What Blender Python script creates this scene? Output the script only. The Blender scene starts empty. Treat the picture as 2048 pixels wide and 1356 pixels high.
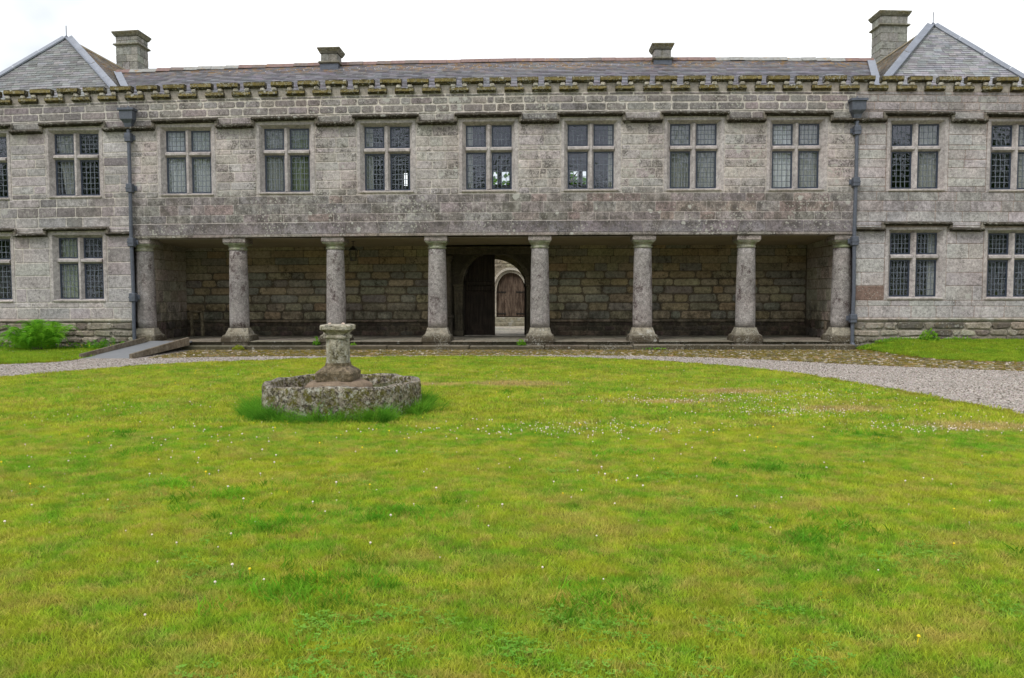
import bpy, math, random
import numpy as np
from mathutils import Matrix, Vector
R = math.radians
rnd = random.Random(7)
C = bpy.context.scene.collection
S = bpy.context.scene

# ------------------------------------------------------------------ camera
EYE = 1.52
YAW, PIT, ROL = R(-1.912), R(3.21), R(-0.137)
def cam_axes():
    # rows: right, down, forward expressed in world axes
    cy, sy = math.cos(YAW), math.sin(YAW)
    cp, sp = math.cos(PIT), math.sin(PIT)
    right = Vector((cy, -sy, 0)); fwd0 = Vector((sy, cy, 0)); up0 = Vector((0, 0, 1))
    fwd = cp * fwd0 - sp * up0; up = sp * fwd0 + cp * up0
    down = -up
    cr, sr = math.cos(ROL), math.sin(ROL)
    return cr * right - sr * down, sr * right + cr * down, fwd
r_, d_, f_ = cam_axes()
cam = bpy.data.cameras.new('camera'); co = bpy.data.objects.new('camera', cam); C.objects.link(co)
M = Matrix.Identity(4)
for i in range(3):
    M[i][0] = r_[i]; M[i][1] = -d_[i]; M[i][2] = -f_[i]
M[0][3], M[1][3], M[2][3] = 0.0, -22.0, EYE
co.matrix_world = M
cam.sensor_fit = 'HORIZONTAL'; cam.sensor_width = 36.0
cam.lens = 36.0 * 1569.0 / 2048.0
cam.clip_start = 0.05; cam.clip_end = 900
S.camera = co

# ------------------------------------------------------------------ world, sun, exposure
SUN_EL, SUN_AZ = R(52), R(215)          # azimuth clockwise from +Y
w = bpy.data.worlds.new('World'); S.world = w; w.use_nodes = True
nt = w.node_tree; nt.nodes.clear()
out = nt.nodes.new('ShaderNodeOutputWorld')
sky = nt.nodes.new('ShaderNodeTexSky'); sky.sky_type = 'NISHITA'; sky.sun_disc = False
sky.sun_elevation = SUN_EL; sky.sun_rotation = SUN_AZ
b1 = nt.nodes.new('ShaderNodeBackground'); b1.inputs[1].default_value = 0.10
nt.links.new(sky.outputs[0], b1.inputs[0])
tc = nt.nodes.new('ShaderNodeTexCoord')
no = nt.nodes.new('ShaderNodeTexNoise'); no.inputs['Scale'].default_value = 2.2; no.inputs['Detail'].default_value = 5
mp = nt.nodes.new('ShaderNodeMapping'); mp.inputs['Location'].default_value = (0, 0, 0); mp.inputs['Scale'].default_value = (1, 1, 1.6)
nt.links.new(tc.outputs['Generated'], mp.inputs[0]); nt.links.new(mp.outputs[0], no.inputs['Vector'])
cr = nt.nodes.new('ShaderNodeValToRGB')
cr.color_ramp.elements[0].position = 0.33; cr.color_ramp.elements[0].color = (0.41, 0.45, 0.50, 1)
cr.color_ramp.elements[1].position = 0.56; cr.color_ramp.elements[1].color = (1.0, 1.0, 1.0, 1)
nt.links.new(no.outputs[0], cr.inputs[0])
b2 = nt.nodes.new('ShaderNodeBackground'); b2.inputs[1].default_value = 1.14
nt.links.new(cr.outputs[0], b2.inputs[0])
mx = nt.nodes.new('ShaderNodeMixShader'); mx.inputs[0].default_value = 0.93
nt.links.new(b1.outputs[0], mx.inputs[1]); nt.links.new(b2.outputs[0], mx.inputs[2])
nt.links.new(mx.outputs[0], out.inputs[0])
sl = bpy.data.lights.new('sun', 'SUN'); sl.energy = 1.5; sl.angle = R(18); sl.color = (1, 0.96, 0.9)
so = bpy.data.objects.new('sun', sl); C.objects.link(so)
sd = Vector((math.sin(SUN_AZ) * math.cos(SUN_EL), math.cos(SUN_AZ) * math.cos(SUN_EL), math.sin(SUN_EL)))
so.rotation_euler = sd.to_track_quat('Z', 'Y').to_euler(); so.location = (0, -30, 40)
S.view_settings.view_transform = 'Standard'; S.view_settings.look = 'None'
S.view_settings.exposure = 0.52; S.view_settings.gamma = 1.0; S.view_settings.use_curve_mapping = False
S.render.engine = 'CYCLES'
S.cycles.max_bounces = 8; S.cycles.diffuse_bounces = 4; S.cycles.transparent_max_bounces = 12
S.cycles.use_denoising = True

# ------------------------------------------------------------------ helpers
KW = 1.3e-4; ZC = 0.286
def warp(x, z):                      # heights shrink towards the ends, shaped to imitate lens barrel distortion
    return ZC + (z - ZC) * (1 - KW * x * x)

def col4(c): return (c[0], c[1], c[2], 1.0)
def jit(c, a, hue=0.0):
    k = 1 + rnd.uniform(-a, a)
    return tuple(max(0.0, v * k * (1 + rnd.uniform(-hue, hue))) for v in c)

class MB:
    def __init__(s): s.v = []; s.f = []; s.t = []; s.c = (0.3, 0.3, 0.3)
    def add(s, pts, faces, c=None):
        b = len(s.v); s.v += [tuple(p) for p in pts]
        for f in faces: s.f.append(tuple(i + b for i in f)); s.t.append(c or s.c)
    def quad(s, a, b, c, d, col=None): s.add([a, b, c, d], [(0, 1, 2, 3)], col)
    def box(s, x0, x1, y0, y1, z0, z1, c=None):
        s.add([(x0, y0, z0), (x1, y0, z0), (x1, y1, z0), (x0, y1, z0), (x0, y0, z1), (x1, y0, z1), (x1, y1, z1), (x0, y1, z1)],
              [(0, 3, 2, 1), (4, 5, 6, 7), (0, 1, 5, 4), (1, 2, 6, 5), (2, 3, 7, 6), (3, 0, 4, 7)], c)
    def bevbox(s, x0, x1, y0, y1, z0, z1, b=0.02, j=0.0, c=None):
        # box with all edges chamfered: 24 verts
        P = []; idx = {}
        for ix, X in ((0, (x0, x0 + b)), (1, (x1, x1 - b))):
            for iy, Y in ((0, (y0, y0 + b)), (1, (y1, y1 - b))):
                for iz, Z in ((0, (z0, z0 + b)), (1, (z1, z1 - b))):
                    jj = (rnd.uniform(-j, j), rnd.uniform(-j, j), rnd.uniform(-j, j))
                    for ax in range(3):
                        p = [X[1], Y[1], Z[1]]
                        p[ax] = (X, Y, Z)[ax][0]
                        idx[(ix, iy, iz, ax)] = len(P); P.append(tuple(p[k] + jj[k] for k in range(3)))
        F = []
        g = lambda a, b_, c_, ax: idx[(a, b_, c_, ax)]
        F += [(g(0,0,0,0), g(0,0,1,0), g(0,1,1,0), g(0,1,0,0)), (g(1,0,0,0), g(1,1,0,0), g(1,1,1,0), g(1,0,1,0))]
        F += [(g(0,0,0,1), g(1,0,0,1), g(1,0,1,1), g(0,0,1,1)), (g(0,1,0,1), g(0,1,1,1), g(1,1,1,1), g(1,1,0,1))]
        F += [(g(0,0,0,2), g(0,1,0,2), g(1,1,0,2), g(1,0,0,2)), (g(0,0,1,2), g(1,0,1,2), g(1,1,1,2), g(0,1,1,2))]
        for a in (0, 1):
            for b_ in (0, 1):
                F += [(g(a,b_,0,0), g(a,b_,1,0), g(a,b_,1,1), g(a,b_,0,1)),
                      (g(a,0,b_,0), g(a,1,b_,0), g(a,1,b_,2), g(a,0,b_,2)),
                      (g(0,a,b_,1), g(1,a,b_,1), g(1,a,b_,2), g(0,a,b_,2))]
                for c_ in (0, 1): F.append((g(a,b_,c_,0), g(a,b_,c_,1), g(a,b_,c_,2)))
        s.add(P, F, c)
    def prism(s, poly, fn, a, b, c=None, caps=True):
        # poly: 2-D outline, fn(u, v, t) -> point; extruded from t=a to t=b
        n = len(poly)
        P = [fn(u, v, a) for u, v in poly] + [fn(u, v, b) for u, v in poly]
        F = [(i, (i + 1) % n, n + (i + 1) % n, n + i) for i in range(n)]
        if caps: F += [tuple(range(n))[::-1], tuple(range(n, 2 * n))]
        s.add(P, F, c)
    def lathe(s, prof, cx, cy, n=24, c=None, phase=0.0, square=False):
        # prof: list of (r, z)
        P = []; F = []
        for r, z in prof:
            for i in range(n):
                a = phase + 2 * math.pi * i / n
                P.append((cx + r * math.cos(a), cy + r * math.sin(a), z))
        for k in range(len(prof) - 1):
            for i in range(n):
                j = (i + 1) % n
                F.append((k * n + i, k * n + j, (k + 1) * n + j, (k + 1) * n + i))
        F.append(tuple(range(n))[::-1]); F.append(tuple(range((len(prof) - 1) * n, len(prof) * n)))
        s.add(P, F, c)
    def tube(s, pts, r, n=8, c=None):
        P = []; F = []
        for k, p in enumerate(pts):
            p = Vector(p); q = Vector(pts[min(k + 1, len(pts) - 1)]); o = Vector(pts[max(k - 1, 0)])
            d = (q - o).normalized(); u = d.orthogonal().normalized()
            if k and abs(u.dot(pu)) < 0.99: u = (pu - d * pu.dot(d)).normalized()
            pu = u; vv = d.cross(u); rr = r[k] if isinstance(r, (list, tuple)) else r
            for i in range(n):
                a = 2 * math.pi * i / n
                P.append(p + rr * (math.cos(a) * u + math.sin(a) * vv))
        for k in range(len(pts) - 1):
            for i in range(n):
                j = (i + 1) % n; F.append((k * n + i, k * n + j, (k + 1) * n + j, (k + 1) * n + i))
        F.append(tuple(range(n))[::-1]); F.append(tuple(range((len(pts) - 1) * n, len(pts) * n)))
        s.add(P, F, c)
    def mesh(s, name, m, wp=False, smooth=False):
        me = bpy.data.meshes.new(name)
        V = [(x, y, warp(x, z)) for x, y, z in s.v] if wp else s.v
        me.from_pydata(V, [], s.f)
        if s.f:
            ct = np.repeat(np.array([col4(c) for c in s.t], dtype=np.float32), [len(f) for f in s.f], axis=0)
            at = me.color_attributes.new('tint', 'FLOAT_COLOR', 'CORNER')
            at.data.foreach_set('color', ct.ravel())
        me.materials.append(m)
        if smooth: me.polygons.foreach_set('use_smooth', [True] * len(me.polygons))
        me.update(); return me
    def build(s, name, m, parent=None, wp=False, smooth=False):
        return link(name, s.mesh(name, m, wp, smooth), parent)

def link(name, me, parent=None, loc=None, rot=None, scl=None):
    o = bpy.data.objects.new(name, me); C.objects.link(o)
    if parent is not None: o.parent = parent
    if loc: o.location = loc
    if rot: o.rotation_euler = rot
    if scl: o.scale = scl
    return o
def empty(name, loc=(0, 0, 0), parent=None):
    o = bpy.data.objects.new(name, None); C.objects.link(o); o.location = loc
    o.empty_display_size = 0.2
    if parent is not None: o.parent = parent
    return o
def tag(o, label=None, cat=None, group=None, kind=None):
    if label: o['label'] = label
    if cat: o['category'] = cat
    if group: o['group'] = group
    if kind: o['kind'] = kind
    return o
def structure(o): return tag(o, kind='structure')
def at_x(o, X, y=0.0):               # stand a piece built round x=0 at X on the front as bent by the lens warp
    k = 1 - KW * X * X
    o.location = (X, y, ZC * (1 - k)); o.scale = (1, 1, k); return o

# ------------------------------------------------------------------ materials
class G:
    def __init__(s, name):
        s.m = bpy.data.materials.new(name); s.m.use_nodes = True; s.t = s.m.node_tree
        s.t.nodes.clear(); s.o = s.t.nodes.new('ShaderNodeOutputMaterial')
        s.pos = s.t.nodes.new('ShaderNodeNewGeometry').outputs['Position']
    def n(s, typ, **k):
        nd = s.t.nodes.new(typ)
        for a, b in k.items(): setattr(nd, a, b)
        return nd
    def put(s, sock, v):
        if hasattr(v, 'is_linked') or hasattr(v, 'links'): s.t.links.new(v, sock)
        elif isinstance(v, (tuple, list)) and len(v) == 3 and sock.type == 'RGBA': sock.default_value = col4(v)
        else: sock.default_value = v
    def noise(s, sc, det=4, rough=0.55, vec=None, dist=0.0):
        nd = s.n('ShaderNodeTexNoise'); s.put(nd.inputs['Vector'], vec or s.pos)
        nd.inputs['Scale'].default_value = sc; nd.inputs['Detail'].default_value = det
        nd.inputs['Roughness'].default_value = rough; nd.inputs['Distortion'].default_value = dist
        return nd.outputs['Fac']
    def scaled(s, v3, vec=None):
        nd = s.n('ShaderNodeVectorMath', operation='MULTIPLY'); s.put(nd.inputs[0], vec or s.pos); nd.inputs[1].default_value = v3
        return nd.outputs[0]
    def offset(s, v3, vec=None):
        nd = s.n('ShaderNodeVectorMath', operation='ADD'); s.put(nd.inputs[0], vec or s.pos); nd.inputs[1].default_value = v3
        return nd.outputs[0]
    def vor(s, sc, vec=None, feature='F1', out='Distance'):
        nd = s.n('ShaderNodeTexVoronoi', feature=feature); s.put(nd.inputs['Vector'], vec or s.pos)
        nd.inputs['Scale'].default_value = sc; return nd.outputs[out]
    def mr(s, v, a, b, c=0.0, d=1.0):
        nd = s.n('ShaderNodeMapRange'); nd.interpolation_type = 'SMOOTHSTEP' if (c, d) == (0.0, 1.0) or (c, d) == (1.0, 0.0) else 'LINEAR'
        s.put(nd.inputs[0], v)
        if a > b: a, b, c, d = b, a, d, c
        for i, x in enumerate((a, b, c, d)): nd.inputs[i + 1].default_value = x
        return nd.outputs[0]
    def ma(s, op, a, b=0.0):
        nd = s.n('ShaderNodeMath', operation=op); s.put(nd.inputs[0], a); s.put(nd.inputs[1], b); return nd.outputs[0]
    def mul(s, a, b): return s.ma('MULTIPLY', a, b)
    def mix(s, f, a, b, mode='MIX'):
        nd = s.n('ShaderNodeMix', data_type='RGBA', blend_type=mode)
        s.put(nd.inputs[0], f); s.put(nd.inputs[6], a); s.put(nd.inputs[7], b); return nd.outputs[2]
    def vmul(s, c, f):
        nd = s.n('ShaderNodeVectorMath', operation='SCALE'); s.put(nd.inputs[0], c); s.put(nd.inputs['Scale'], f); return nd.outputs[0]
    def sep(s, i, vec=None):
        nd = s.n('ShaderNodeSeparateXYZ'); s.put(nd.inputs[0], vec or s.pos); return nd.outputs[i]
    def attr(s, name='tint'):
        nd = s.n('ShaderNodeAttribute', attribute_name=name); return nd.outputs['Color']
    def bump(s, h, dist=0.01, st=1.0):
        nd = s.n('ShaderNodeBump'); s.put(nd.inputs['Height'], h); nd.inputs['Distance'].default_value = dist; nd.inputs['Strength'].default_value = st
        return nd.outputs[0]
    def bsdf(s, col, rough=0.9, normal=None, spec=0.3, metal=0.0):
        nd = s.n('ShaderNodeBsdfPrincipled'); s.put(nd.inputs['Base Color'], col); s.put(nd.inputs['Roughness'], rough)
        nd.inputs['Specular IOR Level'].default_value = spec; nd.inputs['Metallic'].default_value = metal
        if normal is not None: s.put(nd.inputs['Normal'], normal)
        return nd.outputs[0]
    def fin(s, sh): s.put(s.o.inputs[0], sh); return s.m

def stone_mat(name, dark=0.5, darkcol=(0.055, 0.05, 0.047), lichen=0.5, moss=0.0, mosscol=(0.10, 0.085, 0.015), speck=0.3, bump=0.012,
              dth=0.53, zdark=None, zamt=0.0, tread=0.0, pale=0.0, rough=0.92, orange=0.0, spot=7.0, fine=1.0, cool=(1, 1, 1)):
    g = G(name)
    c = g.mix(1.0, g.attr(), cool, 'MULTIPLY')
    c = g.vmul(c, g.mr(g.noise(1.1, 5, 0.6), 0.25, 0.75, 0.72, 1.26))
    n2 = g.noise(11, 8, 0.7)
    c = g.vmul(c, g.mr(n2, 0.32, 0.68, 0.58, 1.36))
    sp = g.noise(55, 3, 0.7)
    c = g.vmul(c, g.mr(sp, 0.3, 0.7, 1 - speck, 1 + speck))
    c = g.mix(g.mul(g.mr(g.noise(0.7, 3), 0.45, 0.65), 0.35), c, g.mix(1.0, c, (1.07, 0.96, 0.93), 'MULTIPLY'))
    dk = g.mr(g.noise(1.7 * fine * fine, 12, 0.78), dth, dth + 0.07)
    dk = g.mul(dk, g.mr(g.noise(24, 4, 0.7), 0.38, 0.58))
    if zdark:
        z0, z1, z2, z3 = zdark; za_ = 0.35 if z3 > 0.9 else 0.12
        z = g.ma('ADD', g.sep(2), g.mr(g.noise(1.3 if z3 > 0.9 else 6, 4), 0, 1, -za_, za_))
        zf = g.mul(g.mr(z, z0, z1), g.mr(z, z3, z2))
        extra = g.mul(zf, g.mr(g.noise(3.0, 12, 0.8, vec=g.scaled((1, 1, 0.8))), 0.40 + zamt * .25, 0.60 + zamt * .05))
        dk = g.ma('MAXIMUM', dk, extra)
    if dark: c = g.mix(g.mul(dk, dark), c, darkcol)
    if moss:
        mo = g.mul(g.mr(g.noise(5.0 * fine, 10, 0.75, vec=g.offset((3, 9, 1))), 0.44, 0.60), moss)
        if tread:      # moss keeps to the damp risers, feet wear the treads clean
            nv = g.n('ShaderNodeNewGeometry').outputs['Normal']
            up = g.mr(g.sep(2, nv), 0.5, 0.9); mo = g.mul(g.ma('MAXIMUM', mo, tread), g.ma('SUBTRACT', 1.0, g.mul(up, 0.9)))
        c = g.mix(mo, c, g.vmul(g.n('ShaderNodeRGB').outputs[0], 1.0) if False else mosscol)
    if pale:
        pm = g.mul(g.mr(g.noise(6.0 * fine, 10, 0.8, vec=g.offset((13, 2, 7))), 0.53, 0.60), pale)
        c = g.mix(pm, c, (0.42, 0.42, 0.37))
    if orange:
        om = g.mul(g.mr(g.noise(3.0, 10, 0.75, vec=g.offset((5, 22, 3))), 0.56, 0.64), orange)
        c = g.mix(om, c, (0.34, 0.19, 0.03))
    if lichen:
        wv = g.n('ShaderNodeVectorMath', operation='ADD')
        g.put(wv.inputs[0], g.pos); nn = g.n('ShaderNodeTexNoise'); nn.inputs['Scale'].default_value = 18; g.put(nn.inputs['Vector'], g.pos)
        g.put(wv.inputs[1], g.vmul(nn.outputs['Color'], 0.07))
        d = g.vor(spot * 0.45, wv.outputs[0])
        pick = g.mr(g.noise(1.3, 5, 0.7, vec=g.offset((31, 4, 9))), 0.45, 0.7, -0.02, 0.42)
        sp2 = g.ma('LESS_THAN', d, pick)
        c = g.mix(g.mul(sp2, lichen), c, (0.40, 0.40, 0.37))
        d2 = g.vor(spot * 1.8, wv.outputs[0])
        pick2 = g.mr(g.noise(0.9, 5, 0.7, vec=g.offset((3, 14, 2))), 0.40, 0.68, -0.02, 0.46)
        c = g.mix(g.mul(g.ma('LESS_THAN', d2, pick2), lichen * 0.9), c, (0.36, 0.36, 0.32))
    h = g.ma('ADD', g.mul(n2, 1.0), g.mul(sp, 0.5))
    return g.fin(g.bsdf(c, rough, g.bump(h, bump)))

def plain(name, colr, rough=0.6, spec=0.4, var=0.15, sc=8, metal=0.0, bump=0.002, use_tint=False):
    g = G(name); n1 = g.noise(sc, 6, 0.65)
    c = g.attr() if use_tint else None
    if c is None:
        rgb = g.n('ShaderNodeRGB'); rgb.outputs[0].default_value = col4(colr); c = rgb.outputs[0]
    c = g.vmul(c, g.mr(n1, 0.25, 0.75, 1 - var, 1 + var))
    return g.fin(g.bsdf(c, rough, g.bump(n1, bump), spec, metal))

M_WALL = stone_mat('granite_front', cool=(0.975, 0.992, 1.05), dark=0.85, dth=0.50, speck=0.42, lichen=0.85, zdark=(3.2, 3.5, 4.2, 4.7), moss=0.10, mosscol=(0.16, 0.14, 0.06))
M_WING = stone_mat('granite_wing', cool=(0.975, 0.992, 1.05), dark=0.55, speck=0.38, lichen=0.5, zdark=(3.5, 3.8, 4.3, 4.6))
M_MORT = stone_mat('lime_mortar', cool=(0.975, 0.992, 1.05), dark=0.30, lichen=0.2, speck=0.18, bump=0.006)
M_DRESS = stone_mat('dressed_granite', cool=(0.975, 0.992, 1.05), dark=0.22, darkcol=(0.09, 0.08, 0.07), lichen=0.15, speck=0.3, bump=0.008)
M_COL = stone_mat('column_granite', dark=0.9, darkcol=(0.05, 0.030, 0.030), lichen=0.45, speck=0.6, bump=0.02, spot=22, zdark=(0.9, 1.3, 2.3, 2.6), zamt=0.42)
M_CAP = stone_mat('capital_stone', dark=0.5, lichen=0.3, moss=0.6, mosscol=(0.17, 0.22, 0.10), speck=0.35)
M_BASE = stone_mat('column_base_stone', dark=0.95, darkcol=(0.04, 0.03, 0.018), lichen=0.55, moss=0.2, mosscol=(0.07, 0.055, 0.015), spot=14, bump=0.02, zdark=(-.9, -.8, 0.32, 0.50), zamt=-1.0)
M_COPING = stone_mat('mossy_coping', fine=1.5, dark=0.95, darkcol=(0.02, 0.018, 0.010), lichen=0.7, moss=0.45, mosscol=(0.14, 0.105, 0.010), pale=0.5, orange=0.12, bump=0.04, spot=12)
M_HOOD = stone_mat('weathered_hood', dark=0.95, darkcol=(0.016, 0.014, 0.011), lichen=0.5, moss=0.3, mosscol=(0.05, 0.035, 0.012), pale=0.35, fine=1.6, bump=0.04)
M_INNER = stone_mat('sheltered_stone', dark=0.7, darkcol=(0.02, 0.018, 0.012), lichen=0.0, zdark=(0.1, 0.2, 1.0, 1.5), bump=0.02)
M_RUB = stone_mat('rubble', dark=0.7, darkcol=(0.03, 0.028, 0.022), lichen=0.6, moss=0.25, mosscol=(0.12, 0.10, 0.03), orange=0.1, bump=0.03)
M_STEP = stone_mat('mossy_step', dark=0.7, darkcol=(0.03, 0.026, 0.02), lichen=0.5, moss=0.8, mosscol=(0.035, 0.030, 0.012), spot=14, bump=0.02, tread=0.75)
M_FOUNT = stone_mat('fountain_granite', tread=0.0001, dark=0.95, darkcol=(0.022, 0.015, 0.009), lichen=0.5, moss=0.95, mosscol=(0.095, 0.088, 0.008), pale=0.8, spot=20, speck=0.55, bump=0.04, fine=2.2, dth=0.42)
M_PBASE = stone_mat('pedestal_base_granite', fine=2.0, dth=0.42, dark=0.85, darkcol=(0.05, 0.037, 0.025), lichen=0.2, moss=0.4, mosscol=(0.07, 0.06, 0.02), tread=0.3, bump=0.02)
M_FOUNT2 = stone_mat('pedestal_granite', fine=2.0, dth=0.49, dark=0.95, darkcol=(0.035, 0.028, 0.016), lichen=0.85, moss=0.5, mosscol=(0.11, 0.10, 0.03), pale=0.6, spot=11, speck=0.4, bump=0.02)
M_CHIM = stone_mat('chimney_stone', cool=(0.975, 0.992, 1.05), dark=0.7, lichen=0.5, moss=0.15, mosscol=(0.12, 0.12, 0.05), bump=0.015)
M_PLASTER = plain('plaster', (0.30, 0.26, 0.18), 0.95, 0.1, 0.12, 1.5)
M_LEAD = plain('lead', (0.085, 0.097, 0.125), 0.55, 0.5, 0.35, 14, 0.25, 0.004)
M_LEADROOF = plain('roof_lead', (0.20, 0.22, 0.265), 0.5, 0.5, 0.2, 5, 0.1, 0.004)
M_FRAME = plain('window_iron', (0.022, 0.032, 0.055), 0.45, 0.5, 0.1)
M_CAME = plain('lead_came', (0.12, 0.14, 0.17), 0.5, 0.4, 0.1, 20, 0.0)
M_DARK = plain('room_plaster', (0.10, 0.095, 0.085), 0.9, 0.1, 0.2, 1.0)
M_IRON = plain('black_iron', (0.015, 0.014, 0.013), 0.5, 0.4)
M_RAMP = plain('ramp_sheet', (0.19, 0.20, 0.215), 0.55, 0.4, 0.12, 6)

def wood_mat(name, a, b, sc=1.0, bump=0.006):
    g = G(name); v = g.scaled((22 * sc, 22 * sc, 1.6 * sc)); n1 = g.noise(1.0, 8, 0.7, vec=v); n2 = g.noise(3, 4, vec=g.offset((4, 4, 4)))
    c = g.mix(g.mr(n1, 0.35, 0.68), a, b); c = g.vmul(c, g.mr(n2, 0.3, 0.7, 0.7, 1.25))
    return g.fin(g.bsdf(c, 0.85, g.bump(n1, bump), 0.2))
M_OAK = wood_mat('weathered_oak', (0.045, 0.028, 0.02), (0.20, 0.15, 0.115))
M_OAKD = wood_mat('dark_oak', (0.014, 0.010, 0.008), (0.034, 0.026, 0.019))
M_BOARD = stone_mat('ramp_board_timber', dark=0.5, darkcol=(0.03, 0.025, 0.015), lichen=0.0, moss=0.4, mosscol=(0.07, 0.05, 0.02), bump=0.01)

def slate_mat(name, ora):
    g = G(name); c = g.attr(); c = g.vmul(c, g.mr(g.noise(3, 8, 0.7), 0.25, 0.75, 0.7, 1.3))
    c = g.vmul(c, g.mr(g.noise(30, 4, 0.7), 0.3, 0.7, 0.75, 1.25))
    c = g.mix(g.mul(g.mr(g.noise(9, 8, 0.8, vec=g.offset((2, 7, 3))), 0.57, 0.66), 0.7), c, (0.36, 0.35, 0.31))
    zz = g.ma('ADD', g.sep(2), g.mr(g.noise(1.4, 4), 0, 1, -0.25, 0.25))
    om = g.mul(g.mr(g.noise(6, 9, 0.78, vec=g.offset((11, 7, 3))), 0.49, 0.58), g.mr(zz, 8.35, 8.8))
    c = g.mix(g.mul(om, ora), c, (0.30, 0.16, 0.02))
    return g.fin(g.bsdf(c, 0.6, g.bump(g.noise(18, 5), 0.006), 0.5))
M_SLATE = slate_mat('slate', 0.8); M_SLATE2 = slate_mat('hip_slate', 0.0)
g = G('ridge_tile_clay'); c = g.attr(); c = g.vmul(c, g.mr(g.noise(8, 8, 0.75), 0.3, 0.7, 0.6, 1.3))
c = g.mix(g.mul(g.mr(g.noise(5, 9, 0.8, vec=g.offset((1, 2, 3))), 0.56, 0.62), 0.7), c, (0.33, 0.18, 0.03))
M_RIDGE = g.fin(g.bsdf(c, 0.85, g.bump(g.noise(20, 5), 0.01)))

g = G('window_glass')
gl = g.n('ShaderNodeBsdfGlossy'); gl.inputs['Roughness'].default_value = 0.015; gl.inputs['Color'].default_value = (0.82, 0.86, 1.0, 1)
tr = g.n('ShaderNodeBsdfTransparent'); tr.inputs['Color'].default_value = (0.93, 0.96, 0.95, 1)
g.put(gl.inputs['Normal'], g.bump(g.noise(9, 2), 0.003, 1.0))
ge = g.n('ShaderNodeNewGeometry'); dt = g.n('ShaderNodeVectorMath', operation='DOT_PRODUCT')
g.put(dt.inputs[0], ge.outputs['Incoming']); g.put(dt.inputs[1], ge.outputs['Normal'])
sch = g.ma('ADD', g.mul(g.ma('POWER', g.ma('SUBTRACT', 1.0, g.ma('ABSOLUTE', dt.outputs['Value'])), 5.0), 0.92), 0.085)
ms = g.n('ShaderNodeMixShader'); g.put(ms.inputs[0], sch); g.put(ms.inputs[1], tr.outputs[0]); g.put(ms.inputs[2], gl.outputs[0])
M_GLASS = g.fin(ms.outputs[0])

def cloth(name, colr):
    g = G(name); d = g.n('ShaderNodeBsdfDiffuse'); d.inputs[0].default_value = col4(colr)
    t = g.n('ShaderNodeBsdfTranslucent'); t.inputs[0].default_value = col4(colr)
    m = g.n('ShaderNodeMixShader'); m.inputs[0].default_value = 0.3
    g.put(m.inputs[1], d.outputs[0]); g.put(m.inputs[2], t.outputs[0]); return g.fin(m.outputs[0])
M_CUR_W = cloth('curtain_white', (0.90, 0.91, 0.95)); M_CUR_G = cloth('curtain_green', (0.36, 0.41, 0.27)); M_CUR_C = cloth('curtain_cream', (0.54, 0.54, 0.52))

# lawn colours follow the place: green turf, yellowing turf, straw patches
def turf_nodes(g):
    big = g.noise(0.55, 6, 0.62, vec=g.scaled((1, 1, 0)))
    mid = g.noise(2.6, 6, 0.7, vec=g.scaled((1, 1.4, 0)))
    f = g.ma('ADD', g.mul(big, 0.38), g.mul(mid, 0.62))
    dry = g.mr(g.noise(1.3, 8, 0.75, vec=g.scaled((1, 1.3, 0), g.offset((17, 3, 0)))), 0.48, 0.68)
    el = None
    for (cx, cy, ax, ay) in ((4.0, -11.65, 0.75, 0.40), (5.0, -13.0, 0.80, 0.34), (-0.4, -8.8, 1.1, 0.5), (3.0, -9.8, 0.9, 0.35), (2.0, -11.0, 1.0, 0.22), (-1.9, -8.9, 0.9, 0.35)):
        v = g.scaled((1 / ax, 1 / ay, 0), g.offset((-cx, -cy, 0)))
        ln = g.n('ShaderNodeVectorMath', operation='LENGTH'); g.put(ln.inputs[0], v)
        e = g.mr(g.ma('ADD', ln.outputs['Value'], g.mr(g.noise(2.6, 9, 0.8), 0, 1, -1.1, 1.1)), 1.15, 0.35)
        el = e if el is None else g.ma('MAXIMUM', el, e)
    return f, dry, el
def grass_mat(name, green, yellow, straw, brown, var=0.35, lush=0.0):
    g = G(name); f, dry, el = turf_nodes(g)
    c = g.mix(g.mr(f, 0.40 + lush, 0.58 + lush), green, yellow)
    c = g.mix(g.mul(dry, 0.7), c, straw)
    c = g.mix(g.mul(g.mr(g.noise(7, 6, 0.75, vec=g.scaled((1, 1.3, 0), g.offset((7, 13, 0)))), 0.48, 0.62), 0.62), c, straw)
    c = g.mix(g.mul(el, 0.72), c, brown)
    oi = g.n('ShaderNodeObjectInfo')
    c = g.vmul(c, g.mr(oi.outputs['Random'], 0, 1, 1 - var, 1 + var))
    d = g.n('ShaderNodeBsdfDiffuse'); g.put(d.inputs[0], c)
    t = g.n('ShaderNodeBsdfTranslucent'); g.put(t.inputs[0], g.vmul(c, 1.25))
    m = g.n('ShaderNodeMixShader'); m.inputs[0].default_value = 0.42
    g.put(m.inputs[1], d.outputs[0]); g.put(m.inputs[2], t.outputs[0])
    return g.fin(m.outputs[0])
M_BLADE = grass_mat('lawn_blades', (0.190, 0.380, 0.028), (0.390, 0.445, 0.040), (0.50, 0.40, 0.12), (0.50, 0.36, 0.18))
M_LUSH = grass_mat('long_grass_blades', (0.10, 0.28, 0.02), (0.16, 0.34, 0.02), (0.18, 0.34, 0.03), (0.13, 0.28, 0.02))
g = G('turf_ground'); f, dry, el = turf_nodes(g)
c = g.mix(g.mr(f, 0.40, 0.58), (0.085, 0.15, 0.014), (0.17, 0.20, 0.02)); c = g.mix(g.mul(dry, 0.5), c, (0.24, 0.20, 0.05)); c = g.mix(g.mul(el, 0.85), c, (0.30, 0.19, 0.08))
c = g.vmul(c, g.mr(g.noise(40, 5, 0.7), 0.3, 0.7, 0.55, 1.3))
M_TURF = g.fin(g.bsdf(c, 0.95, g.bump(g.noise(50, 4, 0.7), 0.02), 0.1))
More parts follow.
